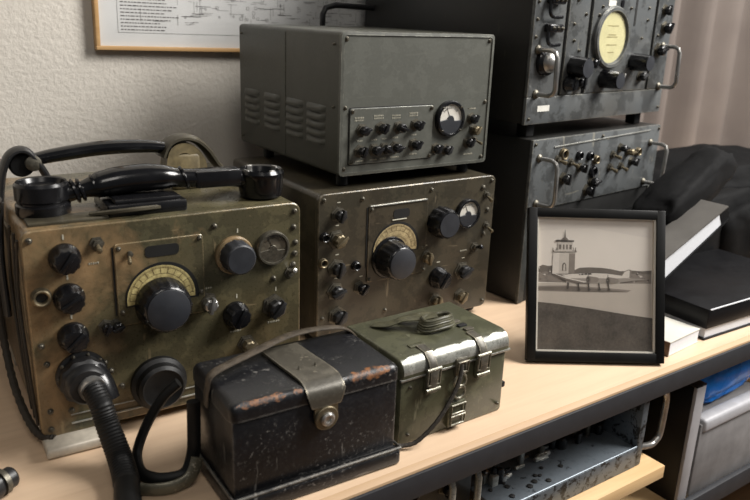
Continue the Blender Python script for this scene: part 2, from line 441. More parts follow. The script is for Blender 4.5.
def main_knob(parent, x, z, r, rs, d, face_mat='knob_grey'):
    """big fluted tuning knob on a flat skirt"""
    b = bmesh.new(); lathe(b, [(rs, 0), (rs, .004), (rs*.96, .006), (rs*.7, .008), (.001, .008)], 48); sk = obj('tuning_skirt', b, 'bakelite', parent, (x, -.003, z))
    b = bmesh.new(); fl = lambda i, k, s: (1+.02*(1 if k % 4 < 2 else -1)) if 1 <= i <= 2 else 1
    lathe(b, [(r*1.12, .006), (r*1.1, .009), (r*1.0, d*.9), (r*.95, d-.001), (r*.9, d), (.0004, d)], 72, flute=fl); obj('tuning_knob', b, 'bakelite', parent, (x, -.003, z))
    b = bmesh.new(); lathe(b, [(r*.88, d-.0005), (r*.88, d+.0008), (r*.84, d+.0014), (.0004, d+.0012)], 40); obj('knob_cap', b, face_mat, parent, (x, -.003, z))
    return sk
def screws(parent, lst, r=.004, y=0.0):
    for x, z in lst: screw(parent, x, z, r, y)

# ================================================================== SETTING
WALL_Y = 1.24
b = bmesh.new(); box(b, -2.6, 1.42, WALL_Y, WALL_Y+.12, -.75, 2.1); struct(obj('wall_back', b, 'wall'))
b = bmesh.new(); box(b, -2.6, 3.2, -2.6, WALL_Y, -.79, -.75); struct(obj('floor', b, 'floor'))
b = bmesh.new(); box(b, 1.42, 3.4, WALL_Y+.12, WALL_Y+.2, -.75, 2.1); struct(obj('wall_right', b, 'wall'))

# shelf unit
sh = thing('shelf_unit', 'long shelf unit with pale wood top, black front edge and open lower bay', 'shelf', (0, 0, -.75))
H0 = .75
X0, X1 = -.75, 2.2
b = bmesh.new()
box(b, X0, X1, .5265, 1.235, H0-.02, H0, 0); obj('top_board', b, 'beech', sh)
b = bmesh.new()
pr = [(.5265, H0), (.5225, H0-.0010), (.5195, H0-.0035), (.519, H0-.0070), (.519, H0-.02), (.5265, H0-.02)]
va = [b.verts.new((X0, y, z)) for y, z in pr]; vb = [b.verts.new((X1, y, z)) for y, z in pr]
for k in range(6): b.faces.new((va[k], va[(k+1) % 6], vb[(k+1) % 6], vb[k]))
b.faces.new(va); b.faces.new(vb); obj('edge_band', b, 'beech_edge', sh)
b = bmesh.new(); box(b, X0, X1, .5145, .5185, H0-.0345, H0-.0052, .001); box(b, X0, X1, .5185, .535, H0-.0345, H0-.0202); obj('front_rail', b, 'black_metal', sh)
b = bmesh.new(); box(b, X0, X1, .535, 1.235, H0-.30, H0-.275); obj('lower_board', b, 'pine', sh)
b = bmesh.new(); box(b, X0, X1, .525, .5345, H0-.302, H0-.268, .001); obj('lower_rail', b, 'black_metal', sh)
b = bmesh.new(); box(b, X0, X1, 1.215, 1.235, 0, H0-.0205); obj('back_board', b, 'dark_board', sh)
for x in (X0, X1-.03):
    b = bmesh.new(); box(b, x, x+.03, .53, 1.214, 0, H0-.0205); obj('side_panel', b, 'black_metal', sh)

# curtain
b = bmesh.new(); nx, nz = 150, 8; grid = []
for j in range(nz+1):
    row = []
    for i in range(nx+1):
        x = 1.43+(3.1-1.43)*i/nx; z = -.74+2.7*j/nz
        t = x*2*pi/.15
        y = WALL_Y+.062 + .034*sin(t+1.1*sin(x*7)+.25*sin(z*2)) + .012*sin(t*.47+1.3+z*.3)
        row.append(b.verts.new((x, y, z)))
    grid.append(row)
for j in range(nz):
    for i in range(nx): b.faces.new((grid[j][i], grid[j][i+1], grid[j+1][i+1], grid[j+1][i]))
o = obj('curtain', b, 'curtain', angle=180)
sm = o.modifiers.new('thick', 'SOLIDIFY'); sm.thickness = .003
tag(o, 'taupe curtain hanging in soft vertical folds at right', 'curtain')

# framed diagram on the wall
dg = thing('framed_diagram', 'pale framed circuit diagram in thin light wood hanging on plaster wall', 'picture', (.3288, WALL_Y-.013, .3815), 0)
dg.rotation_euler = (0, R(.7), 0)
DW, DH, fb = .66, .42, .0065
b = bmesh.new(); box(b, fb*.6, DW-fb*.6, .004, .012, fb*.6, DH-fb*.6); obj('backing_sheet', b, plain('diagram_paper', (208, 208, 206), .6, 0, .06, 12, .02), dg)
for (x0, x1, z0, z1) in ((0, DW, 0, fb), (0, DW, DH-fb, DH), (0, fb, fb, DH-fb), (DW-fb, DW, fb, DH-fb)):
    b = bmesh.new(); box(b, x0, x1, -.003, .012, z0, z1, .001); obj('frame_rail', b, 'picture_wood', dg)
rnd = random.Random(11); b = bmesh.new()
def dash(x0, x1, z0, z1): b.faces.new([bm_v(b, x, .0036, z) for x, z in ((x0, z0), (x1, z0), (x1, z1), (x0, z1))])
t = .0005
for z0 in (.027, DH-.03): dash(.036, DW-.036, z0, z0+t)
for x0 in (.036, DW-.036): dash(x0, x0+t, .027, DH-.03)
for k in range(420):
    x, z = rnd.uniform(.14 if k % 3 else .05, DW-.06), (rnd.uniform(.040, .11) if k % 2 else rnd.uniform(.085, DH-.045)); L = rnd.uniform(.004, .03)
    if rnd.random() < .6: dash(x, x+L, z, z+t*rnd.choice((.8, 1, 1.6)))
    else: dash(x, x+t, z, min(z+L*.7, DH-.035))
for k in range(110):
    x, z = rnd.uniform(.13, DW-.07), (rnd.uniform(.042, .11) if k % 2 else rnd.uniform(.09, DH-.05)); s = rnd.uniform(.002, .005)
    for q in ((x, x+s, z, z+t), (x, x+s, z+s, z+s+t), (x, x+t, z, z+s), (x+s, x+s+t, z, z+s)): dash(*q)
for row in range(10):
    z = .031+row*.0052; x = .041
    xe = x+rnd.uniform(.06, .09)
    while x < xe:
        s = rnd.uniform(.002, .007); dash(x, x+s, z, z+.0016); x += s+.0016
obj('schematic_print', b, plain('diagram_ink', (108, 106, 104), .7, 0, .3, 60, 0), dg)
b = bmesh.new(); box(b, fb, DW-fb, .0004, .0024, fb, DH-fb); obj('glass_pane', b, 'glass', dg)

# ================================================================== LEFT RADIO
r1 = thing('field_radio', 'brassy olive field radio on the left with handset on top and big black tuning knob', 'radio', (.117, .7575, 0), -.051)
Z = .012; W1, H1, D1 = .30, .2266, .262
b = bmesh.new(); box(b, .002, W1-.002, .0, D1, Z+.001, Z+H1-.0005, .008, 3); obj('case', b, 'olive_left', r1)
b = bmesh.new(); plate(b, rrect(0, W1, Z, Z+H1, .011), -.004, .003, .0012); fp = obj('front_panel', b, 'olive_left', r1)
P = fp  # parent of panel fittings; its origin is the panel's lower left corner at shelf level
def zz(z): return z+Z
Y = -.004
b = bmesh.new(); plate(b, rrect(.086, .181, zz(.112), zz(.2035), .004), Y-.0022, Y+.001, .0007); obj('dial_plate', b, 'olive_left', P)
b = bmesh.new(); box(b, .0838, .0855, Y-.0008, Y+.001, zz(.125), zz(.2)); obj('plate_seam', b, 'dark', P)
tuning_dial(P, .134, zz(.138), .038, .012, 'dial', y=Y-.0034)
b = bmesh.new(); plate(b, rrect(.1172, .1536, zz(.1848), zz(.1972), .0045), Y-.0028, Y-.001); obj('slot_window', b, 'dark', P)
main_knob(P, .1320, zz(.1325), .0262, .0285, .030)
for x, z, a in ((.0383, .1956, 35), (.039, .1533, 60), (.0393, .1106, 48)):
    knob_round(P, x, zz(z), .0155, .019, a, y=Y); index_mark(P, x+.0005, zz(z+.0215), y=Y)
# range switch knob: engraved ring, flat grey face
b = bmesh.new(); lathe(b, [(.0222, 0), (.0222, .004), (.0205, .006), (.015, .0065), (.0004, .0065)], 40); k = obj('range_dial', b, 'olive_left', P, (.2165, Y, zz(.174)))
b = bmesh.new()
for i in range(24):
    a = R(i*15); box(b, -.0003, .0003, -.0064, -.0058, .0165, .0195, xf=Matrix.Rotation(a, 4, 'Y'))
obj('range_marks', b, 'white_mark', k)
b = bmesh.new(); lathe(b, [(.0186, .006), (.018, .02), (.0172, .0235), (.0155, .0248), (.0004, .0248)], 48, flute=lambda i, q, s: 1+.018*(1 if q % 4 < 2 else -1) if i < 2 else 1); obj('range_knob', b, 'knob_grey', P, (.2165, Y, zz(.1745)))
index_mark(P, .2215, zz(.2015), y=Y)
def meter(parent, x, z, r, y, white_card, split=True):  # flag picks white card and black bezel, else clouded card and steel
    b = bmesh.new(); lathe(b, [(r, 0), (r, .006), (r*.94, .0078), (r*.84, .0078), (r*.81, .005), (r*.81, .0032), (.0004, .0032)], 44); m = obj('meter_bezel', b, 'bakelite' if white_card else 'screw', parent, (x, y, z))
    b = bmesh.new(); lathe(b, [(r*.8, .0034), (r*.8, .0038), (.0004, .0038)], 36); obj('meter_card', b, 'meter_white' if white_card else plain('clouded_meter_card', (98, 92, 80), .3, 0, .6, 90, .1), m)
    b = bmesh.new(); n = 18
    outl = [(r*.83*cos(R(180+180*q/n)), r*.83*sin(R(180+180*q/n))-r*.12) for q in range(n+1)] if split else []
    outl = [(px, max(pz, -r*.83)) for px, pz in outl]
    hub = [(r*.25*cos(R(180*q/10)), -r*.12+r*.3*sin(R(180*q/10))) for q in range(11)]
    plate(b, outl+hub[:1]+hub[1:-1], -.0058, -.0036, .0004); obj('meter_cover', b, 'knob_grey' if white_card else 'screw', m)
    b = bmesh.new(); 
    for q in range(13):
        a = R(-48+8*q); box(b, -.0002, .0002, -.0042, -.0038, r*.55, r*(.7 if q % 3 == 0 else .64), xf=Matrix.Rotation(a, 4, 'Y'))
    box(b, -.00025, .00025, -.0044, -.004, 0, r*.66, xf=Matrix.Rotation(R(-25), 4, 'Y'))
    obj('meter_scale', b, 'print_black', m)
    b = bmesh.new(); lathe(b, [(r*.83, .0062), (r*.83, .007), (.0004, .0074)], 32); obj('meter_glass', b, 'glass', m)
    return m
meter(P, .2628, zz(.1765), .0205, Y, False)
for x, z in ((.291, .1976), (.2935, .1787), (.2925, .1651), (.2905, .1517)): screw(P, x, zz(z), .0042, Y)
toggle(P, .2855, zz(.142), .0055, -25, Y)
toggle(P, .0702, zz(.2065), .0062, 10, Y, 'brass'); toggle(P, .1016, zz(.192), .004, 20, Y, 'brass')
socket(P, .0133, zz(.1582), .0088, y=Y)
knob_small(P, .0725, zz(.115), .0068, .012, 'bakelite', 20, Y); knob_small(P, .0835, zz(.114), .0068, .012, 'bakelite', 70, Y)
knob_small(P, .1842, zz(.1226), .0098, .016, 'steel', 15, Y)
knob_round(P, .2169, zz(.1018), .0155, .019, 30, y=Y); index_mark(P, .219, zz(.1235), y=Y)
knob_small(P, .2645, zz(.1035), .0125, .017, 'bakelite_dull', 40, Y); index_mark(P, .268, zz(.124), y=Y)
knob_small(P, .2297, zz(.0617), .0095, .015, 'brass', 60, Y)
screws(P, [(x, zz(z)) for x, z in [(.0075, .2170), (.2923, .2170), (.0095, .0095), (.2905, .0095), (.1948, .2102), (.0119, .0843), (.0085, .1051), (.0688, .0736), (.0743, .0628), (.0845, .0422), (.0105, .0303), (.0312, .0265), (.2651, .1381)]], .0038, Y)
screws(P, [(.0905, zz(.1985)), (.1765, zz(.1995)), (.1765, zz(.1375)), (.0905, zz(.128))], .003, Y-.0022)
for x, z, w_ in ((.0395, .072+.012, .016), (.2169, .0775+.003, .014), (.2645, .083, .014), (.1842, .139, .012), (.066, .186, .01), (.085, .155, 0.001)): legend(P, x, zz(z), w_, 1, Y-.0002)
# lower power socket and its ribbed cable
b = bmesh.new(); lathe(b, [(.026, 0), (.026, .003), (.0225, .004), (.0225, .012), (.0245, .013), (.0245, .021), (.0215, .023), (.0205, .031), (.018, .034), (.0004, .0345)], 40, flute=lambda i, q, s: 1+.03*(1 if q % 4 < 2 else -1) if i in (4, 5) else 1); cn = obj('power_plug', b, 'bakelite_dull', P, (.0445, Y, zz(.066)))
b = bmesh.new(); sweep(b, smooth_path([(.006, -.016, .006), (.012, -.026, -.004), (.0165, -.034, -.020)], 5), .0145, seg=20, rfun=lambda t: 1.15-.2*t); obj('plug_elbow', b, 'bakelite', cn)
for k in range(10):
    screw(cn, .0235*cos(R(36*k)), .0235*sin(R(36*k)), .0022, -.0035)
# second round socket, low and half hidden
b = bmesh.new(); lathe(b, [(.031, 0), (.031, .006), (.027, .009), (.026, .017), (.0225, .02), (.02, .0185), (.0004, .019)], 40); obj('headset_socket', b, 'rubber', P, (.124, Y, zz(.0375)))
b = bmesh.new()
cpts = smooth_path([loc_of(r1, p) for p in ((.161, .731, .078), (.163, .712, .076), (.1655, .698, .066), (.1675, .690, .050), (.170, .676, .032), (.171, .660, .019), (.168, .635, .0138), (.160, .605, .0136), (.150, .560, .0136), (.146, .529, .0136))], 12)
n = len(cpts)
sweep(b, cpts, .0105, seg=16, rfun=lambda t: (1.0+.22*t)*(1+(.07 if int(t*n) % 2 == 0 else 0)*(1 if t < .7 else 0)))
obj('power_cable', b, 'rubber', r1)
b = bmesh.new(); sweep(b, [cpts[8], cpts[10], cpts[12]], .0135, seg=18); obj('cable_collar', b, 'steel', r1)
# feet
for x in (.012, W1-.06):
    for y in (-.012, D1-.05):
        b = bmesh.new(); box(b, x-.012, x+.048, y-(.018 if y < 0 else 0), y+.045, .0003, Z+.0005, .004, 3, sel=lambda e: abs((e.verts[0].co-e.verts[1].co).z) < 1e-6); obj('foot', b, 'lead', r1)
# bottom front ledges
b = bmesh.new(); sweep(b, [(.03, -.006, zz(.012)), (W1-.02, -.006, zz(.012))], .0012, seg=6); sweep(b, [(.03, -.006, zz(.022)), (W1-.02, -.006, zz(.022))], .0008, seg=6); obj('lower_bead', b, 'bare', r1)
# cord along the left side
cl = [loc_of(r1, p) for p in ((.108, .80, .262), (.107, .85, .21), (.108, .885, .15), (.108, .885, .10), (.108, .868, .06), (.108, .835, .036), (.110, .79, .022), (.116, .762, .0135), (.128, .750, .0115))]
b = bmesh.new(); sweep(b, smooth_path(cl, 8), .0042, seg=10, rfun=lambda t: 1+.12*sin(t*170)); obj('side_cord', b, 'cord', r1)
b = bmesh.new(); box(b, -.0012, .0025, .012, D1-.012, zz(.012), zz(.205), .001); obj('side_cover', b, 'tan_side', r1)
for dy, a in ((.010, .004), (.036, -.006), (.066, .01)):
    b = bmesh.new(); sweep(b, smooth_path([(-.0012, dy, zz(.215)), (-.004, dy+.010+a, zz(.15)), (-.004, dy-.004, zz(.08)), (-.0015, dy*.7, zz(.012))], 6), .0022, .0016, seg=8); obj('side_lace', b, 'cord', r1)
# carrying handle above the top
def W(p): return loc_of(r1, p)
b = bmesh.new(); sweep(b, smooth_path([W(p) for p in ((.155, .875, .284), (.18, .873, .2885), (.23, .87, .2935), (.28, .868, .2925), (.312, .866, .288))], 8), .012, .0078, seg=14, side=(0, 1, 0), rfun=lambda t: .8+.25*sin(pi*t)); obj('carrying_handle', b, 'gloss_black', r1)
b = bmesh.new(); sweep(b, smooth_path([W(p) for p in ((.176, .872, .236), (.171, .872, .262), (.158, .872, .288), (.147, .872, .297), (.134, .872, .292), (.126, .872, .275), (.121, .872, .25), (.116, .866, .22), (.1120, .858, .18), (.1115, .85, .12))], 8), .013, .0042, seg=12, side=(0, 1, 0)); obj('handle_bracket', b, 'bakelite_dull', r1)
b = bmesh.new(); lathe(b, [(.0004, -.002), (.011, -.002), (.013, 0), (.013, .02), (.011, .022), (.0004, .022)], 24, o=W((.146, .888, .281))); obj('bracket_hub', b, 'rubber', r1)
b = bmesh.new(); lathe(b, [(.004, 0), (.0085, .002), (.0085, .024), (.004, .026)], 16, o=W((.157, .885, .283))); obj('handle_pin', b, 'screw', r1)
b = bmesh.new(); sweep(b, smooth_path([W(p) for p in ((.298, .868, .279), (.306, .868, .294), (.322, .868, .3005), (.340, .868, .297), (.355, .868, .284), (.369, .868, .264), (.390, .868, .246), (.402, .868, .2415))], 8), .017, .0045, seg=10, side=(0, 1, 0)); obj('handle_bracket', b, 'khaki', r1)
b = bmesh.new(); sweep(b, smooth_path([W(p) for p in ((.306, .868, .26), (.312, .868, .285), (.330, .868, .288), (.344, .868, .272), (.346, .868, .255))], 6), .013, .006, seg=12, side=(0, 1, 0), square=True)
box(b, *sorted((W((.308, .85, 0)).x, W((.344, .85, 0)).x)), W((.3, .856, 0)).y, W((.3, .88, 0)).y, .2375, .284, .006, 3); obj('handle_block', b, plain('tan_leather_pad', (104, 92, 64), .55, 0, .45, 60, .5), r1)
# handset cradle on the top
b = bmesh.new(); box(b, .088, .172, .014, .085, .2375, .251, .003); box(b, .096, .166, .018, .08, .2495, .2552, .002); obj('handset_cradle', b, 'bakelite', r1)
b = bmesh.new(); box(b, .010, .088, .012, .04, .2375, .2415, .001); sweep(b, smooth_path([(.07, .02, .243), (.11, .005, .2475), (.15, .02, .244)], 5), .0025, seg=6); obj('cradle_spring', b, 'khaki', r1)

# ------------------------------------------------------------------ handset
hs = thing('telephone_handset', 'glossy black telephone handset lying across the top of the left radio', 'handset', (.152, .812, .2388), -.115)
L = .238
b = bmesh.new(); lathe(b, [(.0255, 0), (.027, .003), (.027, .012), (.025, .0135), (.025, .0155), (.0268, .0175), (.0268, .0325), (.0245, .0355), (.0225, .0345), (.0205, .030), (.0004, .028)], 40, 'z'); obj('mouthpiece', b, 'bakelite', hs)
b = bmesh.new(); lathe(b, [(.021, 0), (.0245, .002), (.0258, .010), (.0262, .022), (.0275, .025), (.0275, .030), (.025, .0335), (.022, .032), (.0195, .026), (.0004, .0245)], 40, 'z'); ear = obj('earpiece', b, 'gloss_black', hs, (L, 0, 0))
for a in (20, 110, 200, 290):
    b = bmesh.new(); box(b, -.004, .004, -.0015, .0015, .026, .0345, .001); obj('earpiece_notch', b, 'steel', ear, (.021*cos(R(a)), .021*sin(R(a)), 0), (0, 0, R(a)+pi/2))
b = bmesh.new()
pth = smooth_path([(.014, 0, .020), (.030, 0, .022), (.045, 0, .0245), (.060, 0, .0275), (.080, 0, .0305), (.105, 0, .0318), (.130, 0, .0305), (.150, 0, .0280), (.180, 0, .0265), (.205, 0, .025), (.224, 0, .020)], 5)
rad = [(0, .0125), (.08, .0115), (.16, .010), (.215, .012), (.27, .0155), (.36, .0172), (.52, .0170), (.58, .0155), (.63, .0125), (.8, .0118), (1, .0125)]
def rf(t):
    for (a, ra), (c, rc) in zip(rad, rad[1:]):
        if t <= c: return (ra+(rc-ra)*(t-a)/(c-a))/.012
    return 1
sweep(b, pth, .012, .0105, seg=20, side=(0, 1, 0), rfun=rf); obj('grip', b, 'gloss_black', hs)
for x, z, r_ in ((.032, .0223, .0135), (.038, .0232, .0128), (.052, .026, .0135), (.058, .0272, .0142), (.147, .0285, .0138)):
    b = bmesh.new(); lathe(b, [(r_*.85, -.002), (r_, -.001), (r_, .001), (r_*.85, .002)], 28, 'x'); obj('grip_collar', b, 'gloss_black', hs, (x, 0, z), (0, R(-18), 0))
b = bmesh.new(); box(b, .158, .212, -.0125, .0125, .017, .0365, .003); obj('press_switch', b, 'bakelite', hs)

# grey brown box behind the left radio
bx = thing('canvas_box', 'plain grey brown box half hidden behind the left radio at the wall', 'box', (-.12, 1.06, 0))
b = bmesh.new(); box(b, 0, .275, 0, .16, 0, .235, .004); obj('body', b, 'box_grey', bx)
b = bmesh.new(); box(b, -.002, .277, -.002, .162, .2352, .25, .003); obj('lid', b, 'box_grey', bx)

# ================================================================== MIDDLE RADIO
r2 = thing('field_radio', 'dark brown olive radio beneath the grey green amplifier, with white topped meter', 'radio', (.4829, .8133, 0), -.0184)
W2, H2, D2 = .31, .2121, .28
b = bmesh.new(); box(b, .002, W2-.002, 0, D2, Z+.001, Z+H2-.0005, .008, 3); obj('case', b, 'olive_mid', r2)
b = bmesh.new(); plate(b, rrect(0, W2, Z, Z+H2, .010), -.004, .003, .0012); P = obj('front_panel', b, 'olive_mid', r2)
b = bmesh.new(); plate(b, rrect(.0785, .1805, zz(.078), zz(.1895), .004), Y-.002, Y+.001, .0007); obj('dial_plate', b, 'olive_mid', P)
b = bmesh.new(); box(b, .0762, .078, Y-.0008, Y+.001, zz(.1), zz(.187)); obj('plate_seam', b, 'dark', P)
b = bmesh.new(); sweep(b, [(.081, Y-.003, zz(.1885)), (.178, Y-.003, zz(.1885))], .0011, seg=6); obj('plate_bead', b, 'bare', P)
tuning_dial(P, .1262, zz(.121), .0385, .014, 'dial_dim', y=Y-.0032)
b = bmesh.new(); plate(b, rrect(.1195, .1475, zz(.1665), zz(.1795), .0045), Y-.0026, Y-.001); obj('slot_window', b, 'dark', P)
b = bmesh.new(); sweep(b, [(.1175, Y-.0028, zz(.1648)), (.142, Y-.0028, zz(.1648))], .0009, seg=6); obj('slot_lip', b, 'white_mark', P)
main_knob(P, .1160, zz(.1105), .0245, .031, .036)
b = bmesh.new(); lathe(b, [(.0225, 0), (.0225, .008), (.0215, .020), (.019, .024), (.0004, .0245)], 48, flute=lambda i, q, s: 1+.03*(1 if q % 4 < 2 else -1) if i < 3 else 1); obj('band_knob', b, 'bakelite', P, (.2045, Y, zz(.152)))
b = bmesh.new(); lathe(b, [(.0178, .0242), (.0178, .0252), (.0004, .0255)], 36); obj('knob_cap', b, 'knob_grey', P, (.2045, Y, zz(.152)))
meter(P, .2556, zz(.1585), .0225, Y, True)
for x, z, r_, d, a, m in ((.0302, .1827, .0092, .014, 20, 'bakelite_dull'), (.0283, .149, .0112, .016, 55, 'brass'), (.029, .1075, .0115, .014, 15, 'bakelite_dull'), (.0282, .0744, .0112, .014, 70, 'bakelite_dull'), (.0323, .0367, .0125, .014, 35, 'bakelite_dull'), (.0688, .0729, .009, .014, 40, 'bakelite'), (.1809, .1012, .0098, .014, 0, 'brass'), (.2547, .0673, .0125, .014, 60, 'bakelite_dull'), (.2543, .0258, .0105, .012, 35, 'brass'), (.205, .0269, .0105, .012, 10, 'brass')):
    knob_small(P, x, zz(z), r_, d, m, a, Y)
    if z > .05: index_mark(P, x+.001, zz(z+r_*1.2+.0055), .005, .0013, y=Y)
knob_round(P, .2071, zz(.0644), .0165, .02, 35, y=Y); index_mark(P, .2071, zz(.0885), .006, .0014, y=Y)
socket(P, .0075, zz(.1188), .006, y=Y); socket(P, .0095, zz(.154), .006, 'bakelite', y=Y); socket(P, .06, zz(.1064), .0062, 'bakelite', y=Y)
for i, (x, z) in enumerate(((.285, .195), (.2925, .1832), (.2975, .1589), (.2965, .1345), (.2925, .1213))): (screw(P, x, zz(z), .005, Y) if i % 2 == 0 else toggle(P, x, zz(z), .005, 20, Y, 'brass'))
toggle(P, .2765, zz(.102), .0065, -15, Y, 'bakelite')
screws(P, [(x, zz(z)) for x, z in ((.0085, .2045), (.0687, .200), (.1865, .2013), (.3015, .2045), (.3015, .010), (.0085, .0374), (.0085, .009), (.155, .010), (.1742, .1172), (.113, .030))], .0036, Y)
screws(P, [(.083, zz(.184)), (.1775, zz(.0825)), (.0825, zz(.0825))], .003, Y-.002)
legend(P, .1262, zz(.088), .02, 1, Y-.0022); legend(P, .255, zz(.1), .012, 1, Y-.0002)
for x in (.01, W2-.05):
    for y in (.01, D2-.05):
        b = bmesh.new(); box(b, x, x+.04, y, y+.04, .0003, Z+.0005, .003); obj('foot', b, 'rubber', r2)

# ================================================================== AMPLIFIER on top of it
am = thing('amplifier', 'plain grey green amplifier cabinet with louvred side, standing on the middle radio', 'amplifier', (.5218, .8268, .2251), -.0061)
AW, AH, AD, A0 = .2614, .186, .3045, .0169
b = bmesh.new(); box(b, 0, AW, .0, AD, A0, A0+AH, .006, 4, sel=lambda e: not all(v.co.y < .001 for v in e.verts)); obj('case', b, 'grey_green_case', am)
b = bmesh.new(); plate(b, rrect(.0012, AW-.0012, A0+.0012, A0+AH-.0012, .005), -.0035, .0015, .001); P = obj('front_panel', b, 'grey_green', am)
b = bmesh.new()
o1, o2 = rrect(0, AW, A0, A0+AH, .006), rrect(.0042, AW-.0042, A0+.0042, A0+AH-.0042, .005)
for y in (-.0048, .0):
    pass
va = [[bm_v(b, x, y, z) for x, z in ol] for ol, y in ((o1, .0), (o1, -.0045), (o2, -.0052), (o2, -.003))]
for q in range(3):
    for k in range(len(o1)): b.faces.new((va[q][k], va[q][(k+1) % len(o1)], va[q+1][(k+1) % len(o1)], va[q+1][k]))
obj('panel_rim', b, 'grey_green', am)
Y = -.0035
def az(z): return z+A0
b = bmesh.new(); plate(b, rrect(.0136, .1556, az(.0135), az(.0905), .003), Y-.0004, Y+.001); obj('subpanel_gap', b, 'dark', P)
b = bmesh.new(); plate(b, rrect(.0148, .1544, az(.0147), az(.0893), .003), Y-.0022, Y+.001, .0007); SP = obj('control_subpanel', b, 'grey_green', P)
for x, z, a in ((.0331, .0605, 65), (.0640, .0620, 30), (.0937, .0612, 110), (.1229, .0632, 40)):
    knob_small(P, x, az(z), .0078, .014, 'bakelite', a, Y-.0022); legend(P, x-.004, az(z+.0165), .014, 2, Y-.0024)
for x, z, a in ((.0309, .0327, 20), (.0540, .0330, 60), (.0705, .0335, 120), (.0885, .0341, 75), (.1212, .0361, 45)):
    knob_small(P, x, az(z), .0078, .014, 'bakelite', a, Y-.0022); legend(P, x, az(z-.0135), .012, 1, Y-.0024); legend(P, x, az(z+.0135), .008, 1, Y-.0024)
meter(P, .1845, az(.069), .0258, Y, True)
for a in (45, 135, 225, 315): screw(P, .1845+.0232*cos(R(a)), az(.069)+.0232*sin(R(a)), .0016, Y-.0076)
for x, z, m in ((.2276, .0669, 'bakelite'), (.2233, .0319, 'bakelite'), (.1625, .0271, 'bakelite'), (.1815, .0242, 'bakelite_dull'), (.2335, .0500, 'brass')): knob_small(P, x, az(z), .0076, .012, m, 40, Y)
toggle(P, .2355, az(.036), .004, 15, Y); legend(P, .2285, az(.0815), .014, 1, Y-.0002); legend(P, .2255, az(.0145), .016, 1, Y-.0002)
screws(P, [(.0085, az(.177)), (AW-.009, az(.177)), (AW-.009, az(.0905)), (.0078, az(.0905)), (AW-.009, az(.009)), (.0078, az(.0095))], .0034, Y)
screws(P, [(.0185, az(.0855)), (.1507, az(.0855)), (.1507, az(.0185)), (.0185, az(.0185))], .0032, Y-.0022)
def louvre():
    b = bmesh.new(); n, m_ = 10, 5; l, h = .026, .0042
    rows = []
    for i in range(n+1):
        u = -1+2*i/n; e = math.sqrt(max(0, 1-u**4))
        rows.append([b.verts.new((-.0042*e*sin(pi*.62*j/m_) if j < m_ else -.0042*e*.92, u*l, h*(1-2*j/m_)*1.0)) for j in range(m_+1)])
    for i in range(n):
        for j in range(m_): b.faces.new((rows[i][j], rows[i+1][j], rows[i+1][j+1], rows[i][j+1]))
    for i in range(n): 
        a, c = rows[i][-1], rows[i+1][-1]
        p, q = b.verts.new((.0005, a.co.y, a.co.z)), b.verts.new((.0005, c.co.y, c.co.z)); f = b.faces.new((a, c, q, p)); f.material_index = 1
    return b
for cy in (.058, .119, .189, .257):
    for k in range(5): cached('louvre', louvre, 'louvre', ['grey_green_case', 'dark'], am, (0, cy, az(.0855-.0112*k)))
b = bmesh.new(); box(b, -.0006, .0004, .1455, .1465, az(.004), az(AH-.006)); obj('side_seam', b, 'grey_green_case', am)
for y, z in ((.012, .17), (.012, .09), (.292, .012), (.292, .172)): 
    o = screw(am, 0, az(z), .0022); o.location = (0, y, az(z)); o.rotation_euler = (0, 0, -pi/2)
for x, y in ((.014, .022), (AW-.03, .022), (.014, .244), (AW-.03, .244)):
    b = bmesh.new(); lathe(b, [(.0085, 0), (.0085, .012), (.0075, .0175)], 20, 'z', o=(x+.008, y, 0)); obj('rubber_foot', b, 'rubber', am)

# ================================================================== RIGHT STACK: lower unit
k1 = thing('rack_receiver', 'low grey panelled rack unit with two bar handles, behind the framed photograph', 'radio', (.8614, .8031, 0), .1028)
KW, KD = .3965, .385
b = bmesh.new(); box(b, .0015, .3812-.0015, .0, KD, .001, .2725, .003); obj('case', b, 'grey_dark', k1)
b = bmesh.new(); box(b, 0, .3812, -.004, .002, .158, .2728, .0015); P = obj('front_panel', b, 'grey', k1)
b = bmesh.new(); box(b, 0, .014, -.004, .002, .001, .1575, .0012); obj('side_flange', b, 'grey_chipped', k1)
b = bmesh.new(); box(b, .3812-.014, .3812, -.004, .002, .001, .1575, .0012); obj('side_flange', b, 'grey_chipped', k1)
b = bmesh.new(); box(b, .0145, .3667, -.001, .002, .001, .1575); obj('recessed_front', b, 'dark', k1)
b = bmesh.new(); sweep(b, [(.055, -.0045, .2575), (.345, -.0045, .2645)], .0014, seg=6); obj('panel_bead', b, 'bare', k1)
Y = -.004
bar_handle(P, (.018, Y, .243), (.021, Y, .169), .036, .0034); bar_handle(P, (.3505, Y, .2414), (.3445, Y, .1684), .036, .0034)
rnd = random.Random(5)
for x, z in ((.0802, .2440), (.1031, .2282), (.0659, .2368), (.1308, .217), (.1565, .2340), (.1758, .2262), (.1713, .2059), (.1721, .1883), (.1600, .1746), (.228, .2300), (.25, .240), (.2753, .231), (.3097, .228), (.2578, .2066), (.2231, .2074), (.0877, .2031), (.292, .212), (.125, .238)):
    c = rnd.random()
    if c < .45: knob_small(P, x, z, rnd.choice((.0075, .0095)), .014, rnd.choice(('bakelite', 'bakelite_dull', 'brass')), rnd.uniform(0, 90), Y)
    elif c < .75: socket(P, x, z, rnd.choice((.007, .009)), rnd.choice(('brass', 'bakelite')), Y)
    else: toggle(P, x, z, .0062, 15, Y)
screws(P, [(.006, .2655), (.006, .163), (.3752, .2655), (.3752, .163), (.19, .2655)], .0034, Y)

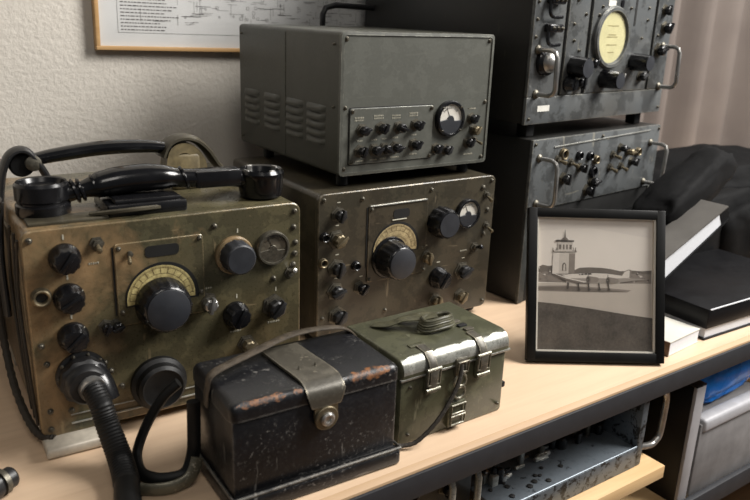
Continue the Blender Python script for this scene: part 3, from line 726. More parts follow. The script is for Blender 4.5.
# upper unit
k2 = thing('rack_receiver', 'tall black and grey rack receiver with round cream dial, top of the right stack', 'radio', (.8404, .8083, .2737), .1028)
K0 = .0227
b = bmesh.new(); box(b, .0015, KW-.0015, 0, KD-.003, K0+.001, K0+.37, .003); obj('case', b, 'grey_dark', k2)
b = bmesh.new(); box(b, 0, KW, -.002, .002, K0, K0+.371, .0012); P = obj('front_panel', b, 'dark', k2)
Y = -.006
def kz(z): return z+K0
for nm, x0, x1, z0, z1 in (('panel_section', 0, .0765, .0425, .37), ('panel_section', .0845, .1385, .0425, .37), ('panel_section', .1475, .3345, .0425, .37), ('panel_section', .3425, KW, .0425, .37), ('lower_strip', 0, KW, 0, .0415)):
    b = bmesh.new(); box(b, x0, x1, Y, 0, kz(z0), kz(z1), .0012); obj(nm, b, 'grey', P)
b = bmesh.new(); box(b, .2690, .2745, Y-.0006, Y+.002, kz(.150), kz(.36)); obj('slot', b, 'dark', P)
b = bmesh.new(); lathe(b, [(.0500, 0), (.0500, .005), (.0475, .008), (.0425, .008), (.0405, .003), (.0004, .003)], 56); dl = obj('dial_bezel', b, 'grey', P, (.2035, Y, kz(.1305)))
b = bmesh.new(); lathe(b, [(.0404, .0031), (.0404, .0036), (.0004, .0036)], 48); obj('dial_face', b, 'ivory', dl)
b = bmesh.new()
for z, w_ in ((.018, .03), (.004, .022), (.0005, .03), (-.012, .028), (-.024, .016)):
    x = -w_/2
    while x < w_/2: s = rnd.uniform(.0015, .004); box(b, x, x+s, -.004, -.0034, z, z+.0012); x += s+.001
obj('dial_print', b, plain('dial_print_ink', (150, 138, 96), .6, 0, .2, 90, 0), dl)
b = bmesh.new(); lathe(b, [(.0418, .0045), (.0418, .0052), (.0004, .0056)], 40); obj('dial_glass', b, 'glass', dl)
bar_handle(P, (.0155, Y, kz(.112)), (.0195, Y, kz(.046)), .036, .0036); bar_handle(P, (.3745, Y, kz(.117)), (.3790, Y, kz(.0463)), .034, .0036)
def face_knob(x, z, r, d):
    b = bmesh.new(); lathe(b, [(r, 0), (r*.98, d*.5), (r*.92, d), (.0004, d)], 36, flute=lambda i, q, s: 1+.03*(1 if q % 4 < 2 else -1) if i < 2 else 1); k = obj('knob', b, 'bakelite', P, (x, Y, kz(z)))
    b = bmesh.new(); lathe(b, [(r*.86, d), (r*.86, d+.001), (.0004, d+.0012)], 28); obj('knob_cap', b, 'knob_grey', k)
face_knob(.1090, .0850, .0165, .028); face_knob(.1969, .0640, .0145, .033); face_knob(.2823, .0905, .0145, .033)
knob_round(P, .0990, kz(.0590), .0125, .016, 20, y=Y); knob_small(P, .1290, kz(.0600), .010, .012, 'bakelite', 10, Y); knob_small(P, .240, kz(.066), .0085, .012, 'steel', 30, Y)
knob_small(P, .1620, kz(.0900), .008, .01, 'bakelite', 30, Y); knob_small(P, .312, kz(.066), .009, .012, 'bakelite_dull', 60, Y)
knob_small(P, .3711, kz(.148), .0105, .014, 'bakelite', 30, Y); knob_small(P, .3600, kz(.1101), .0115, .014, 'bakelite', 70, Y); knob_small(P, .365, kz(.178), .009, .012, 'bakelite_dull', 15, Y)
# hooked clamps on the left strip and a domed lamp
for z in (.177, .137):
    b = bmesh.new(); box(b, .024, .058, Y-.013, Y, kz(z), kz(z+.012), .003); sweep(b, smooth_path([(.026, Y-.008, kz(z+.004)), (.025, Y-.009, kz(z-.012)), (.034, Y-.009, kz(z-.018)), (.056, Y-.008, kz(z-.0175))], 5), .0028, seg=8); obj('clamp', b, 'bakelite', P)
    for x in (.032, .043, .053): screw(P, x, kz(z+.006), .003, Y-.013)
b = bmesh.new(); lathe(b, [(.021, 0), (.021, .006), (.018, .010), (.0165, .0105)], 32); dm = obj('lamp_ring', b, 'bakelite', P, (.034, Y, kz(.094)))
b = bmesh.new(); lathe(b, [(.0165, .006), (.0155, .013), (.011, .018), (.005, .0205), (.0004, .021)], 28); obj('lamp_dome', b, 'steel', dm)
b = bmesh.new(); plate(b, rrect(.1875, .2085, kz(.1795), kz(.1885), .001), Y-.0006, Y+.0005); obj('white_tag', b, 'white_paint', P)
b = bmesh.new(); plate(b, rrect(.028, .058, kz(.019), kz(.028), .001), Y-.0006, Y+.0005); obj('white_tag', b, 'white_paint', P)
b = bmesh.new(); plate(b, rrect(.223, .231, kz(.178), kz(.190), .002), Y-.0016, Y+.0005); obj('black_button', b, 'bakelite', P)
screws(P, [(x, kz(z)) for x, z in ((.0085, .0088), (KW-.0085, .0088), (.0075, .13), (.0075, .155), (.0075, .18), (.1, .15), (.128, .165), (.104, .185), (.312, .16), (.312, .18), (.3, .13), (.255, .178), (.172, .178), (.165, .165), (.1035, .125), (.12, .11), (.345+.007, .135))], .003, Y)
for x in (.03, KW-.05):
    for y in (.012, KD-.06):
        b = bmesh.new(); box(b, x, x+.02, y, y+.02, 0, K0+.0015, .002); obj('foot', b, 'rubber', k2)
# wire carrying loop on the rear, reaching out past the left side
b = bmesh.new(); pts = [Vector(loc_of(k2, p)) for p in ((.815, 1.165, .460), (.728, 1.17, .462), (.708, 1.17, .457), (.702, 1.17, .446), (.702, 1.17, .426), (.708, 1.17, .416), (.728, 1.17, .411), (.815, 1.165, .411))]
sweep(b, pts, .005, seg=10); obj('rear_handle', b, 'bakelite_dull', k2)

# ================================================================== BLACK CASE
bc = thing('carrying_case', 'scuffed black leatherette case with grey strap flap and stud at the front', 'case', (.2383, .5452, 0), -.0405)
BW, BH, BD = .1813, .1155, .103
b = bmesh.new(); box(b, .001, BW-.001, .001, BD-.001, .018, BH-.016, .004, 2); obj('body', b, 'black_case', bc)
b = bmesh.new(); box(b, -.0005, BW+.0005, -.0008, BD+.0005, BH-.0175, BH, .008, 4, sel=lambda e: not all(v.co.z < BH-.017 for v in e.verts)); lid = obj('lid', b, 'black_case', bc)
b = bmesh.new(); box(b, -.0015, BW+.004, -.0045, BD+.003, .0, .0185, .004, 3); obj('base_skirt', b, 'black_case', bc)
b = bmesh.new(); sweep(b, [(-.0015, BD, .0195), (-.001, -.0035, .0195), (BW+.003, -.0035, .0195), (BW+.004, BD, .0195)], .0018, seg=8); obj('skirt_bead', b, worn('beaded_edge', (58, 57, 55), (36, 36, 36), (150, 146, 138), chips=.56, edge_amt=1.3), bc)
# brown bare edges where the lacquer has gone
def m_rub():
    n = NT('rubbed_brown_edge'); f = n.noise(150, 5, .7); g = n.noise(60, 3, .6)
    col = n.mix(n.ramp(g, .35, .65), lin((128, 82, 44)), lin((88, 58, 36)))
    n.bump(f, .4)
    return n.base(n.mix(n.ramp(f, .44, .56), lin((22, 22, 25)), col), .5)
rub = m_rub()
rnd = random.Random(4)
def patch(x0, x1, amp=.0045):
    b = bmesh.new(); n = 26; rows = []
    for i in range(n+1):
        u = i/n; x = x0+(x1-x0)*u; e = min(1, 5*u, 5*(1-u)); wA = (.25+.75*abs(mnoise.noise(Vector((x*110, 1.3, 0)))))*amp*e*2
        row = []
        for j in range(6):
            a = R(45)+(j/5-.5)*2*min(1.0, wA/.008); c = BH-.008
            row.append(b.verts.new((x, .0072-.0083*cos(a), c+.0083*sin(a))))
        rows.append(row)
    for i in range(n):
        for j in range(5): b.faces.new((rows[i][j], rows[i+1][j], rows[i+1][j+1], rows[i][j+1]))
    return b
obj('rubbed_edge', patch(.120, .172, .0075), rub, lid); obj('rubbed_edge', patch(.005, .058, .0045), rub, lid); obj('rubbed_edge', patch(.062, .072, .003), rub, lid)
# flap strap
def LB(p): return loc_of(bc, p)
xm = .0945
b = bmesh.new(); fl = smooth_path([(xm-.006, .088, BH+.0018), (xm-.004, .05, BH+.0028), (xm-.001, .016, BH+.0025), (xm, .004, BH-.001), (xm, -.0035, BH-.008), (xm, -.0042, BH-.022)], 6)
sweep(b, fl, .0205, .0013, seg=12, side=(1, 0, 0), square=True, rfun=lambda t: 1 if t < .8 else 1-.25*(t-.8)/.2); fp = obj('flap_strap', b, 'strap_metal', bc)
b = bmesh.new(); lathe(b, [(.0125, 0), (.0125, .0025), (.0115, .0033), (.0004, .0035)], 28); st = obj('stud_plate', b, 'brass', bc, (xm-.0005, -.004, BH-.034))
b = bmesh.new(); lathe(b, [(.0072, .003), (.0072, .0055), (.0055, .0068), (.0035, .0066), (.003, .0045), (.0004, .0045)], 24); obj('stud', b, 'steel', st)
b = bmesh.new(); plate(b, [(xm-.0125, BH-.018), (xm+.0125, BH-.018), (xm+.0125, BH-.034), (xm-.0125, BH-.034)], -.0047, -.002); obj('stud_tongue', b, 'brass', bc)
for x in (xm-.012, xm+.006): screw(fp, x, 0, .0016).location = (x, .03, BH+.0042); 
for o in fp.children: o.rotation_euler = (R(-90), 0, 0)
# carrying strap arched over the back of the lid and its loop at the left side
b = bmesh.new(); sweep(b, smooth_path([LB(p) for p in ((.237, .600, .092), (.2385, .598, .112), (.246, .600, .1235), (.289, .612, .1275), (.344, .628, .1295), (.392, .632, .1255), (.414, .630, .1195), (.4235, .626, .108), (.4245, .624, .09))], 8), .0058, .0016, seg=10, side=(0, 1, 0)); obj('carrying_strap', b, 'strap', bc)
b = bmesh.new(); lathe(b, [(.0045, 0), (.0045, .003), (.002, .004)], 14, 'x', o=(BW, .085, .092)); obj('strap_rivet', b, 'steel', bc)
b = bmesh.new()
sweep(b, smooth_path([LB(p) for p in ((.236, .668, .085), (.222, .672, .072), (.206, .678, .045), (.191, .672, .018), (.186, .650, .009), (.192, .632, .0085), (.206, .6225, .0085), (.222, .619, .012), (.231, .622, .030), (.2335, .624, .055), (.2345, .625, .085))], 8), .0068, .0052, seg=10); obj('side_loop', b, 'rubber', bc)
b = bmesh.new()
sweep(b, smooth_path([LB(p) for p in ((.168, .634, .0075), (.184, .6175, .0075), (.204, .6085, .0085), (.222, .608, .014), (.2315, .612, .030))], 8), .0034, .0068, seg=12); obj('loop_clip', b, 'dull_bare', bc)

# ================================================================== GREEN BOX
gb = thing('ammunition_style_box', 'small olive green steel box with shiny worn lid edge and coiled strap on top', 'box', (.4372, .5569, 0), .0021)
gb.name = 'steel_box'
GW, GH, GD = .159, .1045, .112
ZL = GH-.0215
b = bmesh.new(); box(b, .002, GW-.002, .003, GD-.001, .0, ZL, .004, 2); obj('body', b, 'green_box', gb)
b = bmesh.new(); n = 8; prof = [(0, ZL-.001)]
for k in range(n+1): a = R(180-90*k/n); prof.append((.0155+.0155*cos(a), GH-.0155+.0155*sin(a)))
for k in range(n+1): a = R(90-90*k/n); prof.append((GD+.001-.006+.006*cos(a), GH-.006+.006*sin(a)))
prof.append((GD+.001, ZL-.001))
xs = [(0, .003), (.0012, .001), (.003, 0), (GW-.003, 0), (GW-.0012, .001), (GW, .003)]
rings = []
cy, cz = GD/2, ZL-.001
for x, ins in xs:
    rings.append([b.verts.new((x, y+(ins if y < cy else -ins), z-(ins if z > ZL else 0))) for y, z in prof])
for a, c in zip(rings, rings[1:]):
    for k in range(len(prof)-1): b.faces.new((a[k], a[k+1], c[k+1], c[k]))
    b.faces.new((a[-1], a[0], c[0], c[-1]))
b.faces.new(rings[0]); b.faces.new(rings[-1]); lid = obj('lid', b, 'green_box', gb)
# bare metal along the rounded front lid edge
b = bmesh.new(); pf = []
for k in range(9): a = R(188-86*k/8); pf.append((.0155+.01585*cos(a), GH-.0155+.01585*sin(a)))
nx_ = 24; rows = []
for i in range(nx_+1):
    x = .003+(GW-.006)*i/nx_; e = .5+.5*mnoise.noise(Vector((x*60, .4, 2)))
    m_ = 5+int(3.4*e); rows.append([b.verts.new((x, *pf[min(j, m_)])) for j in range(9)])
for i in range(nx_):
    for j in range(8):
        q = (rows[i][j], rows[i+1][j], rows[i+1][j+1], rows[i][j+1])
        if (q[0].co-q[3].co).length+(q[1].co-q[2].co).length > 1e-7: b.faces.new(q)
bmesh.ops.remove_doubles(b, verts=b.verts, dist=1e-6)
obj('worn_edge', b, 'bare', lid)
b = bmesh.new(); box(b, -.0006, GW+.0006, -.0006, .003, ZL-.0028, ZL-.0002, .0006); obj('lid_lip', b, 'bare', lid)
for x, zb, zt in ((.040, .058, .098), (.113, .058, .100)):
    b = bmesh.new(); box(b, x-.0085, x+.0085, -.004, .002, zb, zb+.024, .002); la = obj('latch', b, 'green_box', gb)
    b = bmesh.new(); sweep(b, [(x, -.0045, zb+.004), (x, -.006, zb+.018), (x, -.006, ZL+.003), (x, -.001, GH-.008), (x, .007, GH-.0005), (x, .022, GH+.0012)], .0055, .0012, seg=8, side=(1, 0, 0), square=True); obj('latch_strap', b, 'strap_metal', la)
    b = bmesh.new(); pts = [(x-.0085, -.0052, zb+.012), (x+.0085, -.0052, zb+.012), (x+.0085, -.0062, ZL+.005), (x-.0085, -.0062, ZL+.005)]; sweep(b, pts, .0015, seg=6, closed=True); obj('latch_bail', b, 'dull_bare', la)
    for z in (zb+.006, zb+.03): 
        b = bmesh.new(); lathe(b, [(.0022, -.0095), (.0022, .0095)], 10, 'x', o=(x, -.0052, z)); obj('latch_pin', b, 'dull_bare', la)
# centre hasp and strap loops down the front
b = bmesh.new(); box(b, .068, .092, -.0022, .003, .006, .036, .001); hp = obj('strap_plate', b, 'green_box', gb)
for z0, z1 in ((.009, .020), (.023, .034)):
    b = bmesh.new(); sweep(b, [(.0705, -.004, z0), (.0905, -.004, z0), (.0905, -.0045, z1), (.0705, -.0045, z1)], .0013, seg=6, closed=True); obj('plate_loop', b, 'dull_bare', hp)
for z, r_ in ((.048, .008), (.062, .0085)):
    b = bmesh.new(); sweep(b, [(.082+r_*cos(R(30*k)), -.0022, z+r_*sin(R(30*k))) for k in range(12)], .0017, seg=6, closed=True); obj('ring', b, 'dull_bare', gb)
b = bmesh.new(); box(b, .074, .090, -.0035, .002, .070, .090, .0015); sweep(b, [(.075, -.005, .074), (.089, -.005, .074), (.089, -.006, .087), (.075, -.006, .087)], .0014, seg=6, closed=True); obj('hasp', b, 'strap_metal', gb)
b = bmesh.new(); sweep(b, smooth_path([(.080, -.005, .084), (.074, -.010, .070), (.060, -.013, .050), (.040, -.014, .028), (.018, -.010, .0095), (.004, -.004, .0055), (-.004, -.001, .0065)], 8), .0026, .0021, seg=8, rfun=lambda t: 1+.1*sin(t*120)); obj('front_strap', b, 'cord', gb)
for x, z in ((.014, .0125), (.148, .0125), (.014, .07)): screw(gb, x, z, .0025, .003)
b = bmesh.new(); box(b, GW-.003, GW+.002, .004, .012, .030, .037, .001); obj('side_tab', b, 'bakelite_dull', gb)
# coiled webbing strap on the lid
cst = plain('olive_webbing', (70, 68, 50), .5, 0, .4, 120, .6)
b = bmesh.new(); pts = []
for k in range(120):
    a = k/120*2*pi*5; q = k/120; pts.append((.086+(.021-.004*q)*cos(a)*1.15, .050+(.0125-.003*q)*sin(a), GH+.003+.013*q+.001*sin(a*3)))
sweep(b, pts, .0028, .0022, seg=8); coil = obj('strap_coil', b, cst, gb)
b = bmesh.new(); sweep(b, smooth_path([(.028, .094, GH+.002), (.038, .078, GH+.006), (.052, .070, GH+.012), (.068, .062, GH+.013), (.088, .052, GH+.016)], 6), .0075, .0016, seg=10, side=(.5, .85, 0)); obj('strap_tail', b, cst, gb)
b = bmesh.new(); sweep(b, smooth_path([(.058, .090, GH+.0015), (.066, .080, GH+.008), (.080, .072, GH+.012), (.096, .066, GH+.011)], 6), .006, .0014, seg=10, side=(.5, .85, 0)); obj('strap_tail', b, cst, gb)
for k in range(5):
    b = bmesh.new(); box(b, .112, .124, .026+.012*k, .033+.012*k, GH-.0005, GH+.0022, .0008); obj('lid_slot_bar', b, 'bakelite_dull' if k % 2 else 'strap_metal', lid)
b = bmesh.new(); box(b, .028, .048, .022, .030, GH-.0005, GH+.0015, .0006); obj('lid_plate', b, 'green_box', lid)
b = bmesh.new(); lathe(b, [(.004, 0), (.004, GW*.6)], 12, 'x', o=(.035, GD+.001, ZL)); obj('hinge', b, 'bare', gb)

# ================================================================== FRAMED PHOTOGRAPH
pf = thing('framed_photograph', 'black framed monochrome photograph of an airfield tower and parked aeroplane', 'picture', (.7125, .6330, .0047))
FT, FA, FW, FH = .3473, -.5796, .1922, .2119
pf.rotation_euler = (-FT, 0, FA)
# local: x along the frame, z up the face, -y to the viewer
bw = .0128
for nm, x0, x1, z0, z1 in (('rail', bw-.002, FW-bw+.002, 0, bw+.001), ('rail', bw-.002, FW-bw+.002, FH-bw, FH), ('rail', 0, bw, 0, FH), ('rail', FW-bw, FW, 0, FH)):
    b = bmesh.new(); box(b, x0, x1, 0, .013, z0, z1, .0015, 2); obj('frame_rail', b, 'frame_black', pf)
for x0, x1, z0, z1 in ((bw-.0005, FW-bw+.0005, bw+.0005, bw+.0030), (bw-.0005, FW-bw+.0005, FH-bw-.001, FH-bw+.0004), (bw-.0004, bw+.0022, bw, FH-bw), (FW-bw-.0026, FW-bw+.0004, bw, FH-bw)):
    b = bmesh.new(); box(b, x0, x1, .0028, .0075, z0, z1); obj('inner_lip', b, 'mat_white', pf)
b = bmesh.new(); box(b, bw-.002, FW-bw+.002, .0078, .0128, bw-.002, FH-bw+.002); obj('backing_board', b, 'dark_board', pf)
b = bmesh.new(); box(b, .075, .118, .0131, .0145, .02, .165, .0005); o = obj('easel_leg', b, 'frame_black', pf, (0, 0, 0)); 
for v in o.data.vertices:
    v.co.y += (.165-v.co.z)*.62 if v.co.z < .1 else 0
# the print: flat layers, each a colour of the picture
tones = [('sky', (226, 217, 206), .04), ('haze', (116, 107, 98), .2), ('field', (98, 90, 81), .5), ('apron', (188, 178, 166), .06), ('dark', (82, 75, 68), .25), ('tower', (200, 191, 180), .1), ('mid', (140, 130, 120), .15), ('plane', (158, 149, 139), .12), ('skytop', (219, 210, 200), .05), ('pale', (216, 207, 196), .08)]
pm = [m_photo(*t_) for t_ in tones]
TN = {t_[0]: q for q, t_ in enumerate(tones)}
b = bmesh.new(); lay = [0]
def poly(pts, tone):
    lay[0] += 1; y = .0077-.000012*lay[0]
    f = b.faces.new([bm_v(b, min(max(x, xL), xR), y, z) for x, z in pts]); f.material_index = TN[tone]
xL, xR, zB, zT = bw, FW-bw, bw, FH-bw
poly([(xL, zB), (xR, zB), (xR, zT), (xL, zT)], 'sky')
poly([(xL, .180), (.09, .186), (xR, .172), (xR, zT), (xL, zT)], 'skytop')
for tone, pts in (
    ('haze', [(0.0146, 0.1289), (0.0222, 0.1328), (0.0298, 0.1313), (0.0369, 0.1324), (0.045, 0.1296), (0.0369, 0.1219), (0.0146, 0.1226)]),
    ('mid', [(0.0146, 0.1214), (0.0273, 0.1237), (0.0399, 0.1208), (0.0552, 0.1187), (0.0552, 0.1086), (0.0146, 0.1089)]),
    ('haze', [(0.0653, 0.1257), (0.0742, 0.1299), (0.0881, 0.1308), (0.1059, 0.1305), (0.1186, 0.129), (0.1312, 0.1264), (0.149, 0.1278), (0.1617, 0.1271), (0.1756, 0.1285), (0.1756, 0.1205), (0.0653, 0.1189)]),
    ('mid', [(0.1312, 0.1206), (0.1465, 0.1235), (0.1756, 0.123), (0.1756, 0.108), (0.1312, 0.1068)]),
    ('pale', [(0.169, 0.1124), (0.1698, 0.1131), (0.1705, 0.1125), (0.1699, 0.1118)]),
    ('haze', [(0.1615, 0.1169), (0.1626, 0.1182), (0.1636, 0.117), (0.1628, 0.1157)]),
    ('dark', [(0.1562, 0.1253), (0.1575, 0.1264), (0.1587, 0.1254), (0.1577, 0.1244)]),
    ('haze', [(0.1549, 0.1205), (0.156, 0.1212), (0.157, 0.1206), (0.1562, 0.1199)]),
    ('pale', [(0.1488, 0.1122), (0.1507, 0.1133), (0.1526, 0.1123), (0.1511, 0.1112)]),
    ('pale', [(0.1555, 0.124), (0.1562, 0.125), (0.1568, 0.1241), (0.1563, 0.1231)]),
    ('mid', [(0.1538, 0.1219), (0.1551, 0.1231), (0.1565, 0.122), (0.1554, 0.1208)]),
    ('dark', [(0.1636, 0.1159), (0.1655, 0.1173), (0.1674, 0.116), (0.1659, 0.1145)]),
    ('mid', [(0.1487, 0.1134), (0.15, 0.115), (0.1512, 0.1135), (0.1502, 0.1118)]),
    ('mid', [(0.1608, 0.1204), (0.1622, 0.1215), (0.1635, 0.1205), (0.1625, 0.1193)]),
    ('mid', [(0.1535, 0.114), (0.1546, 0.1155), (0.1557, 0.114), (0.1548, 0.1125)]),
    ('pale', [(0.1483, 0.1156), (0.1497, 0.1167), (0.1512, 0.1157), (0.15, 0.1146)]),
    ('dark', [(0.1685, 0.1147), (0.1703, 0.1162), (0.1721, 0.1148), (0.1707, 0.1132)]),
    ('mid', [(0.1628, 0.1201), (0.1638, 0.1216), (0.1649, 0.1202), (0.1641, 0.1187)]),
    ('haze', [(0.147, 0.1243), (0.1483, 0.1259), (0.1497, 0.1243), (0.1486, 0.1227)]),
    ('haze', [(0.1632, 0.1225), (0.1638, 0.1239), (0.1645, 0.1225), (0.1639, 0.121)]),
    ('haze', [(0.1383, 0.1166), (0.1393, 0.1175), (0.1404, 0.1166), (0.1395, 0.1158)]),
    ('haze', [(0.1621, 0.1259), (0.1631, 0.1274), (0.1642, 0.1259), (0.1634, 0.1244)]),
    ('pale', [(0.1508, 0.1158), (0.1515, 0.1168), (0.1522, 0.1159), (0.1516, 0.1149)]),
    ('haze', [(0.1449, 0.1273), (0.1457, 0.128), (0.1464, 0.1274), (0.1458, 0.1267)]),
    ('pale', [(0.1613, 0.1278), (0.1623, 0.1293), (0.1633, 0.1278), (0.1625, 0.1263)]),
    ('pale', [(0.1615, 0.1194), (0.1621, 0.1206), (0.1627, 0.1194), (0.1622, 0.1182)]),
    ('haze', [(0.1415, 0.127), (0.1426, 0.1283), (0.1437, 0.1271), (0.1428, 0.1258)]),
    ('haze', [(0.1461, 0.1195), (0.1472, 0.1208), (0.1482, 0.1196), (0.1474, 0.1184)]),
    ('mid', [(0.1672, 0.1156), (0.169, 0.117), (0.1709, 0.1157), (0.1694, 0.1143)]),
    ('haze', [(0.1691, 0.1268), (0.1707, 0.1283), (0.1723, 0.1268), (0.1711, 0.1253)]),
    ('mid', [(0.1516, 0.1132), (0.1525, 0.1145), (0.1533, 0.1133), (0.1526, 0.112)]),
    ('dark', [(0.153, 0.1224), (0.1548, 0.1234), (0.1567, 0.1225), (0.1552, 0.1215)]),
    ('pale', [(0.1571, 0.121), (0.1577, 0.1222), (0.1584, 0.121), (0.1579, 0.1198)]),
    ('mid', [(0.1593, 0.1238), (0.1601, 0.1246), (0.1609, 0.1239), (0.1603, 0.1231)]),
    ('pale', [(0.1581, 0.1195), (0.1601, 0.1212), (0.1621, 0.1196), (0.1605, 0.118)]),
    ('dark', [(0.1443, 0.1202), (0.1453, 0.1215), (0.1462, 0.1203), (0.1455, 0.119)]),
    ('haze', [(0.1451, 0.1206), (0.1465, 0.1213), (0.1478, 0.1207), (0.1467, 0.1201)]),
    ('haze', [(0.1495, 0.1251), (0.1508, 0.1259), (0.1522, 0.1252), (0.1511, 0.1245)]),
    ('mid', [(0.0177, 0.1255), (0.0188, 0.1264), (0.0199, 0.1256), (0.019, 0.1248)]),
    ('pale', [(0.0243, 0.1191), (0.0256, 0.1203), (0.0269, 0.1191), (0.0259, 0.1179)]),
    ('haze', [(0.0294, 0.1211), (0.0309, 0.1223), (0.0324, 0.1212), (0.0312, 0.12)]),
    ('mid', [(0.0322, 0.1119), (0.0338, 0.1134), (0.0355, 0.112), (0.0342, 0.1105)]),
    ('pale', [(0.0226, 0.1193), (0.0248, 0.1205), (0.027, 0.1194), (0.0252, 0.1182)]),
    ('mid', [(0.0286, 0.1117), (0.0299, 0.1132), (0.0311, 0.1118), (0.0301, 0.1104)]),
    ('haze', [(0.0177, 0.1232), (0.0198, 0.1245), (0.0218, 0.1233), (0.0202, 0.1221)]),
    ('haze', [(0.0309, 0.1282), (0.0326, 0.1292), (0.0344, 0.1283), (0.033, 0.1272)]),
    ('pale', [(0.016, 0.1285), (0.0172, 0.1297), (0.0184, 0.1285), (0.0174, 0.1272)]),
    ('mid', [(0.0298, 0.1257), (0.0315, 0.1266), (0.0331, 0.1257), (0.0318, 0.1247)]),
    ('haze', [(0.0184, 0.1225), (0.0206, 0.1234), (0.0227, 0.1226), (0.021, 0.1217)]),
    ('haze', [(0.0173, 0.113), (0.0191, 0.1145), (0.0208, 0.1131), (0.0194, 0.1116)]),
    ('mid', [(0.0163, 0.1165), (0.0183, 0.1178), (0.0202, 0.1166), (0.0186, 0.1154)]),
    ('mid', [(0.0212, 0.111), (0.0222, 0.112), (0.0232, 0.1111), (0.0224, 0.1101)]),
    ('mid', [(0.0256, 0.1202), (0.0278, 0.1216), (0.03, 0.1203), (0.0283, 0.1189)]),
    ('pale', [(0.0313, 0.1237), (0.0324, 0.1248), (0.0336, 0.1238), (0.0327, 0.1227)]),
    ('haze', [(0.026, 0.1161), (0.0278, 0.1168), (0.0297, 0.1162), (0.0282, 0.1155)]),
    ('haze', [(0.0172, 0.1256), (0.0188, 0.127), (0.0204, 0.1257), (0.0191, 0.1244)]),
    ('apron', [(0.0146, 0.1076), (0.1756, 0.11), (0.1756, 0.0579), (0.0146, 0.0538)]),
    ('mid', [(0.0146, 0.1034), (0.0552, 0.1049), (0.111, 0.1026), (0.1465, 0.1002), (0.1414, 0.0971), (0.0805, 0.096), (0.0146, 0.0963)]),
    ('haze', [(0.0146, 0.1018), (0.0602, 0.1035), (0.111, 0.1003), (0.1401, 0.0981), (0.1059, 0.0962), (0.0552, 0.0974), (0.0146, 0.0978)]),
    ('tower', [(0.0354, 0.1206), (0.0364, 0.1499), (0.0673, 0.1507), (0.0668, 0.1215)]),
    ('pale', [(0.0354, 0.1206), (0.0364, 0.1499), (0.045, 0.1502), (0.0445, 0.1209)]),
    ('mid', [(0.0582, 0.1212), (0.0587, 0.1495), (0.0673, 0.1497), (0.0668, 0.1215)]),
    ('haze', [(0.0354, 0.1534), (0.0689, 0.1538), (0.0694, 0.151), (0.0354, 0.1504)]),
    ('pale', [(0.0374, 0.153), (0.0668, 0.1532), (0.0668, 0.1522), (0.0374, 0.1517)]),
    ('haze', [(0.0354, 0.1569), (0.0364, 0.1569), (0.0364, 0.1529), (0.0354, 0.1529)]),
    ('haze', [(0.041, 0.1571), (0.042, 0.1571), (0.042, 0.1531), (0.041, 0.1531)]),
    ('haze', [(0.0638, 0.1577), (0.0648, 0.1577), (0.0648, 0.1537), (0.0638, 0.1536)]),
    ('haze', [(0.0673, 0.1577), (0.0684, 0.1578), (0.0684, 0.1538), (0.0673, 0.1537)]),
    ('tower', [(0.043, 0.1646), (0.0633, 0.1646), (0.0628, 0.1531), (0.0435, 0.1526)]),
    ('haze', [(0.044, 0.1616), (0.0623, 0.1616), (0.0623, 0.1551), (0.0445, 0.1547)]),
    ('tower', [(0.0476, 0.1617), (0.0498, 0.1618), (0.0498, 0.1548), (0.0476, 0.1547)]),
    ('tower', [(0.0521, 0.1619), (0.0544, 0.1619), (0.0544, 0.1549), (0.0521, 0.1549)]),
    ('tower', [(0.0567, 0.162), (0.059, 0.162), (0.059, 0.155), (0.0567, 0.155)]),
    ('dark', [(0.0389, 0.167), (0.0415, 0.1681), (0.0653, 0.1677), (0.0653, 0.1657), (0.0399, 0.1653)]),
    ('haze', [(0.0471, 0.168), (0.0501, 0.1713), (0.0547, 0.1714), (0.0577, 0.168)]),
    ('dark', [(0.0519, 0.1711), (0.0524, 0.1819), (0.0531, 0.1819), (0.0536, 0.1712)]),
    ('haze', [(0.0491, 0.1253), (0.0496, 0.1343), (0.0521, 0.1368), (0.0547, 0.1344), (0.0552, 0.1254)]),
    ('tower', [(0.0506, 0.1253), (0.0511, 0.1333), (0.0521, 0.1348), (0.0534, 0.1334), (0.0536, 0.1254)]),
    ('mid', [(0.1312, 0.1189), (0.1363, 0.1265), (0.1434, 0.1292), (0.147, 0.1283), (0.1465, 0.1172)]),
    ('pale', [(0.1328, 0.1189), (0.1373, 0.1255), (0.1429, 0.1279), (0.1444, 0.1272), (0.1439, 0.1177)]),
    ('plane', [(0.0491, 0.1182), (0.059, 0.1205), (0.078, 0.122), (0.0957, 0.1229), (0.1135, 0.1224), (0.1312, 0.1204), (0.1465, 0.1167), (0.1495, 0.1148), (0.1454, 0.1127), (0.1262, 0.1097), (0.1059, 0.1082), (0.0831, 0.1081), (0.0678, 0.1092), (0.0552, 0.1129)]),
    ('pale', [(0.0501, 0.1183), (0.059, 0.1205), (0.078, 0.122), (0.0957, 0.1229), (0.1135, 0.1224), (0.1312, 0.1204), (0.1465, 0.1167), (0.148, 0.1155), (0.1262, 0.1157), (0.1008, 0.1161), (0.0755, 0.1154), (0.0577, 0.115)]),
    ('dark', [(0.0724, 0.1208), (0.0805, 0.1223), (0.0902, 0.1226), (0.0907, 0.1206), (0.0729, 0.1194)]),
    ('pale', [(0.0749, 0.1222), (0.076, 0.1222), (0.076, 0.1197), (0.0749, 0.1197)]),
    ('pale', [(0.0795, 0.1223), (0.0805, 0.1223), (0.0805, 0.1198), (0.0795, 0.1198)]),
    ('pale', [(0.0846, 0.1224), (0.0856, 0.1224), (0.0856, 0.1199), (0.0846, 0.1199)]),
    ('haze', [(0.0354, 0.1209), (0.0399, 0.1205), (0.0564, 0.1154), (0.0881, 0.1097), (0.0881, 0.1077), (0.0709, 0.1073), (0.0526, 0.1123)]),
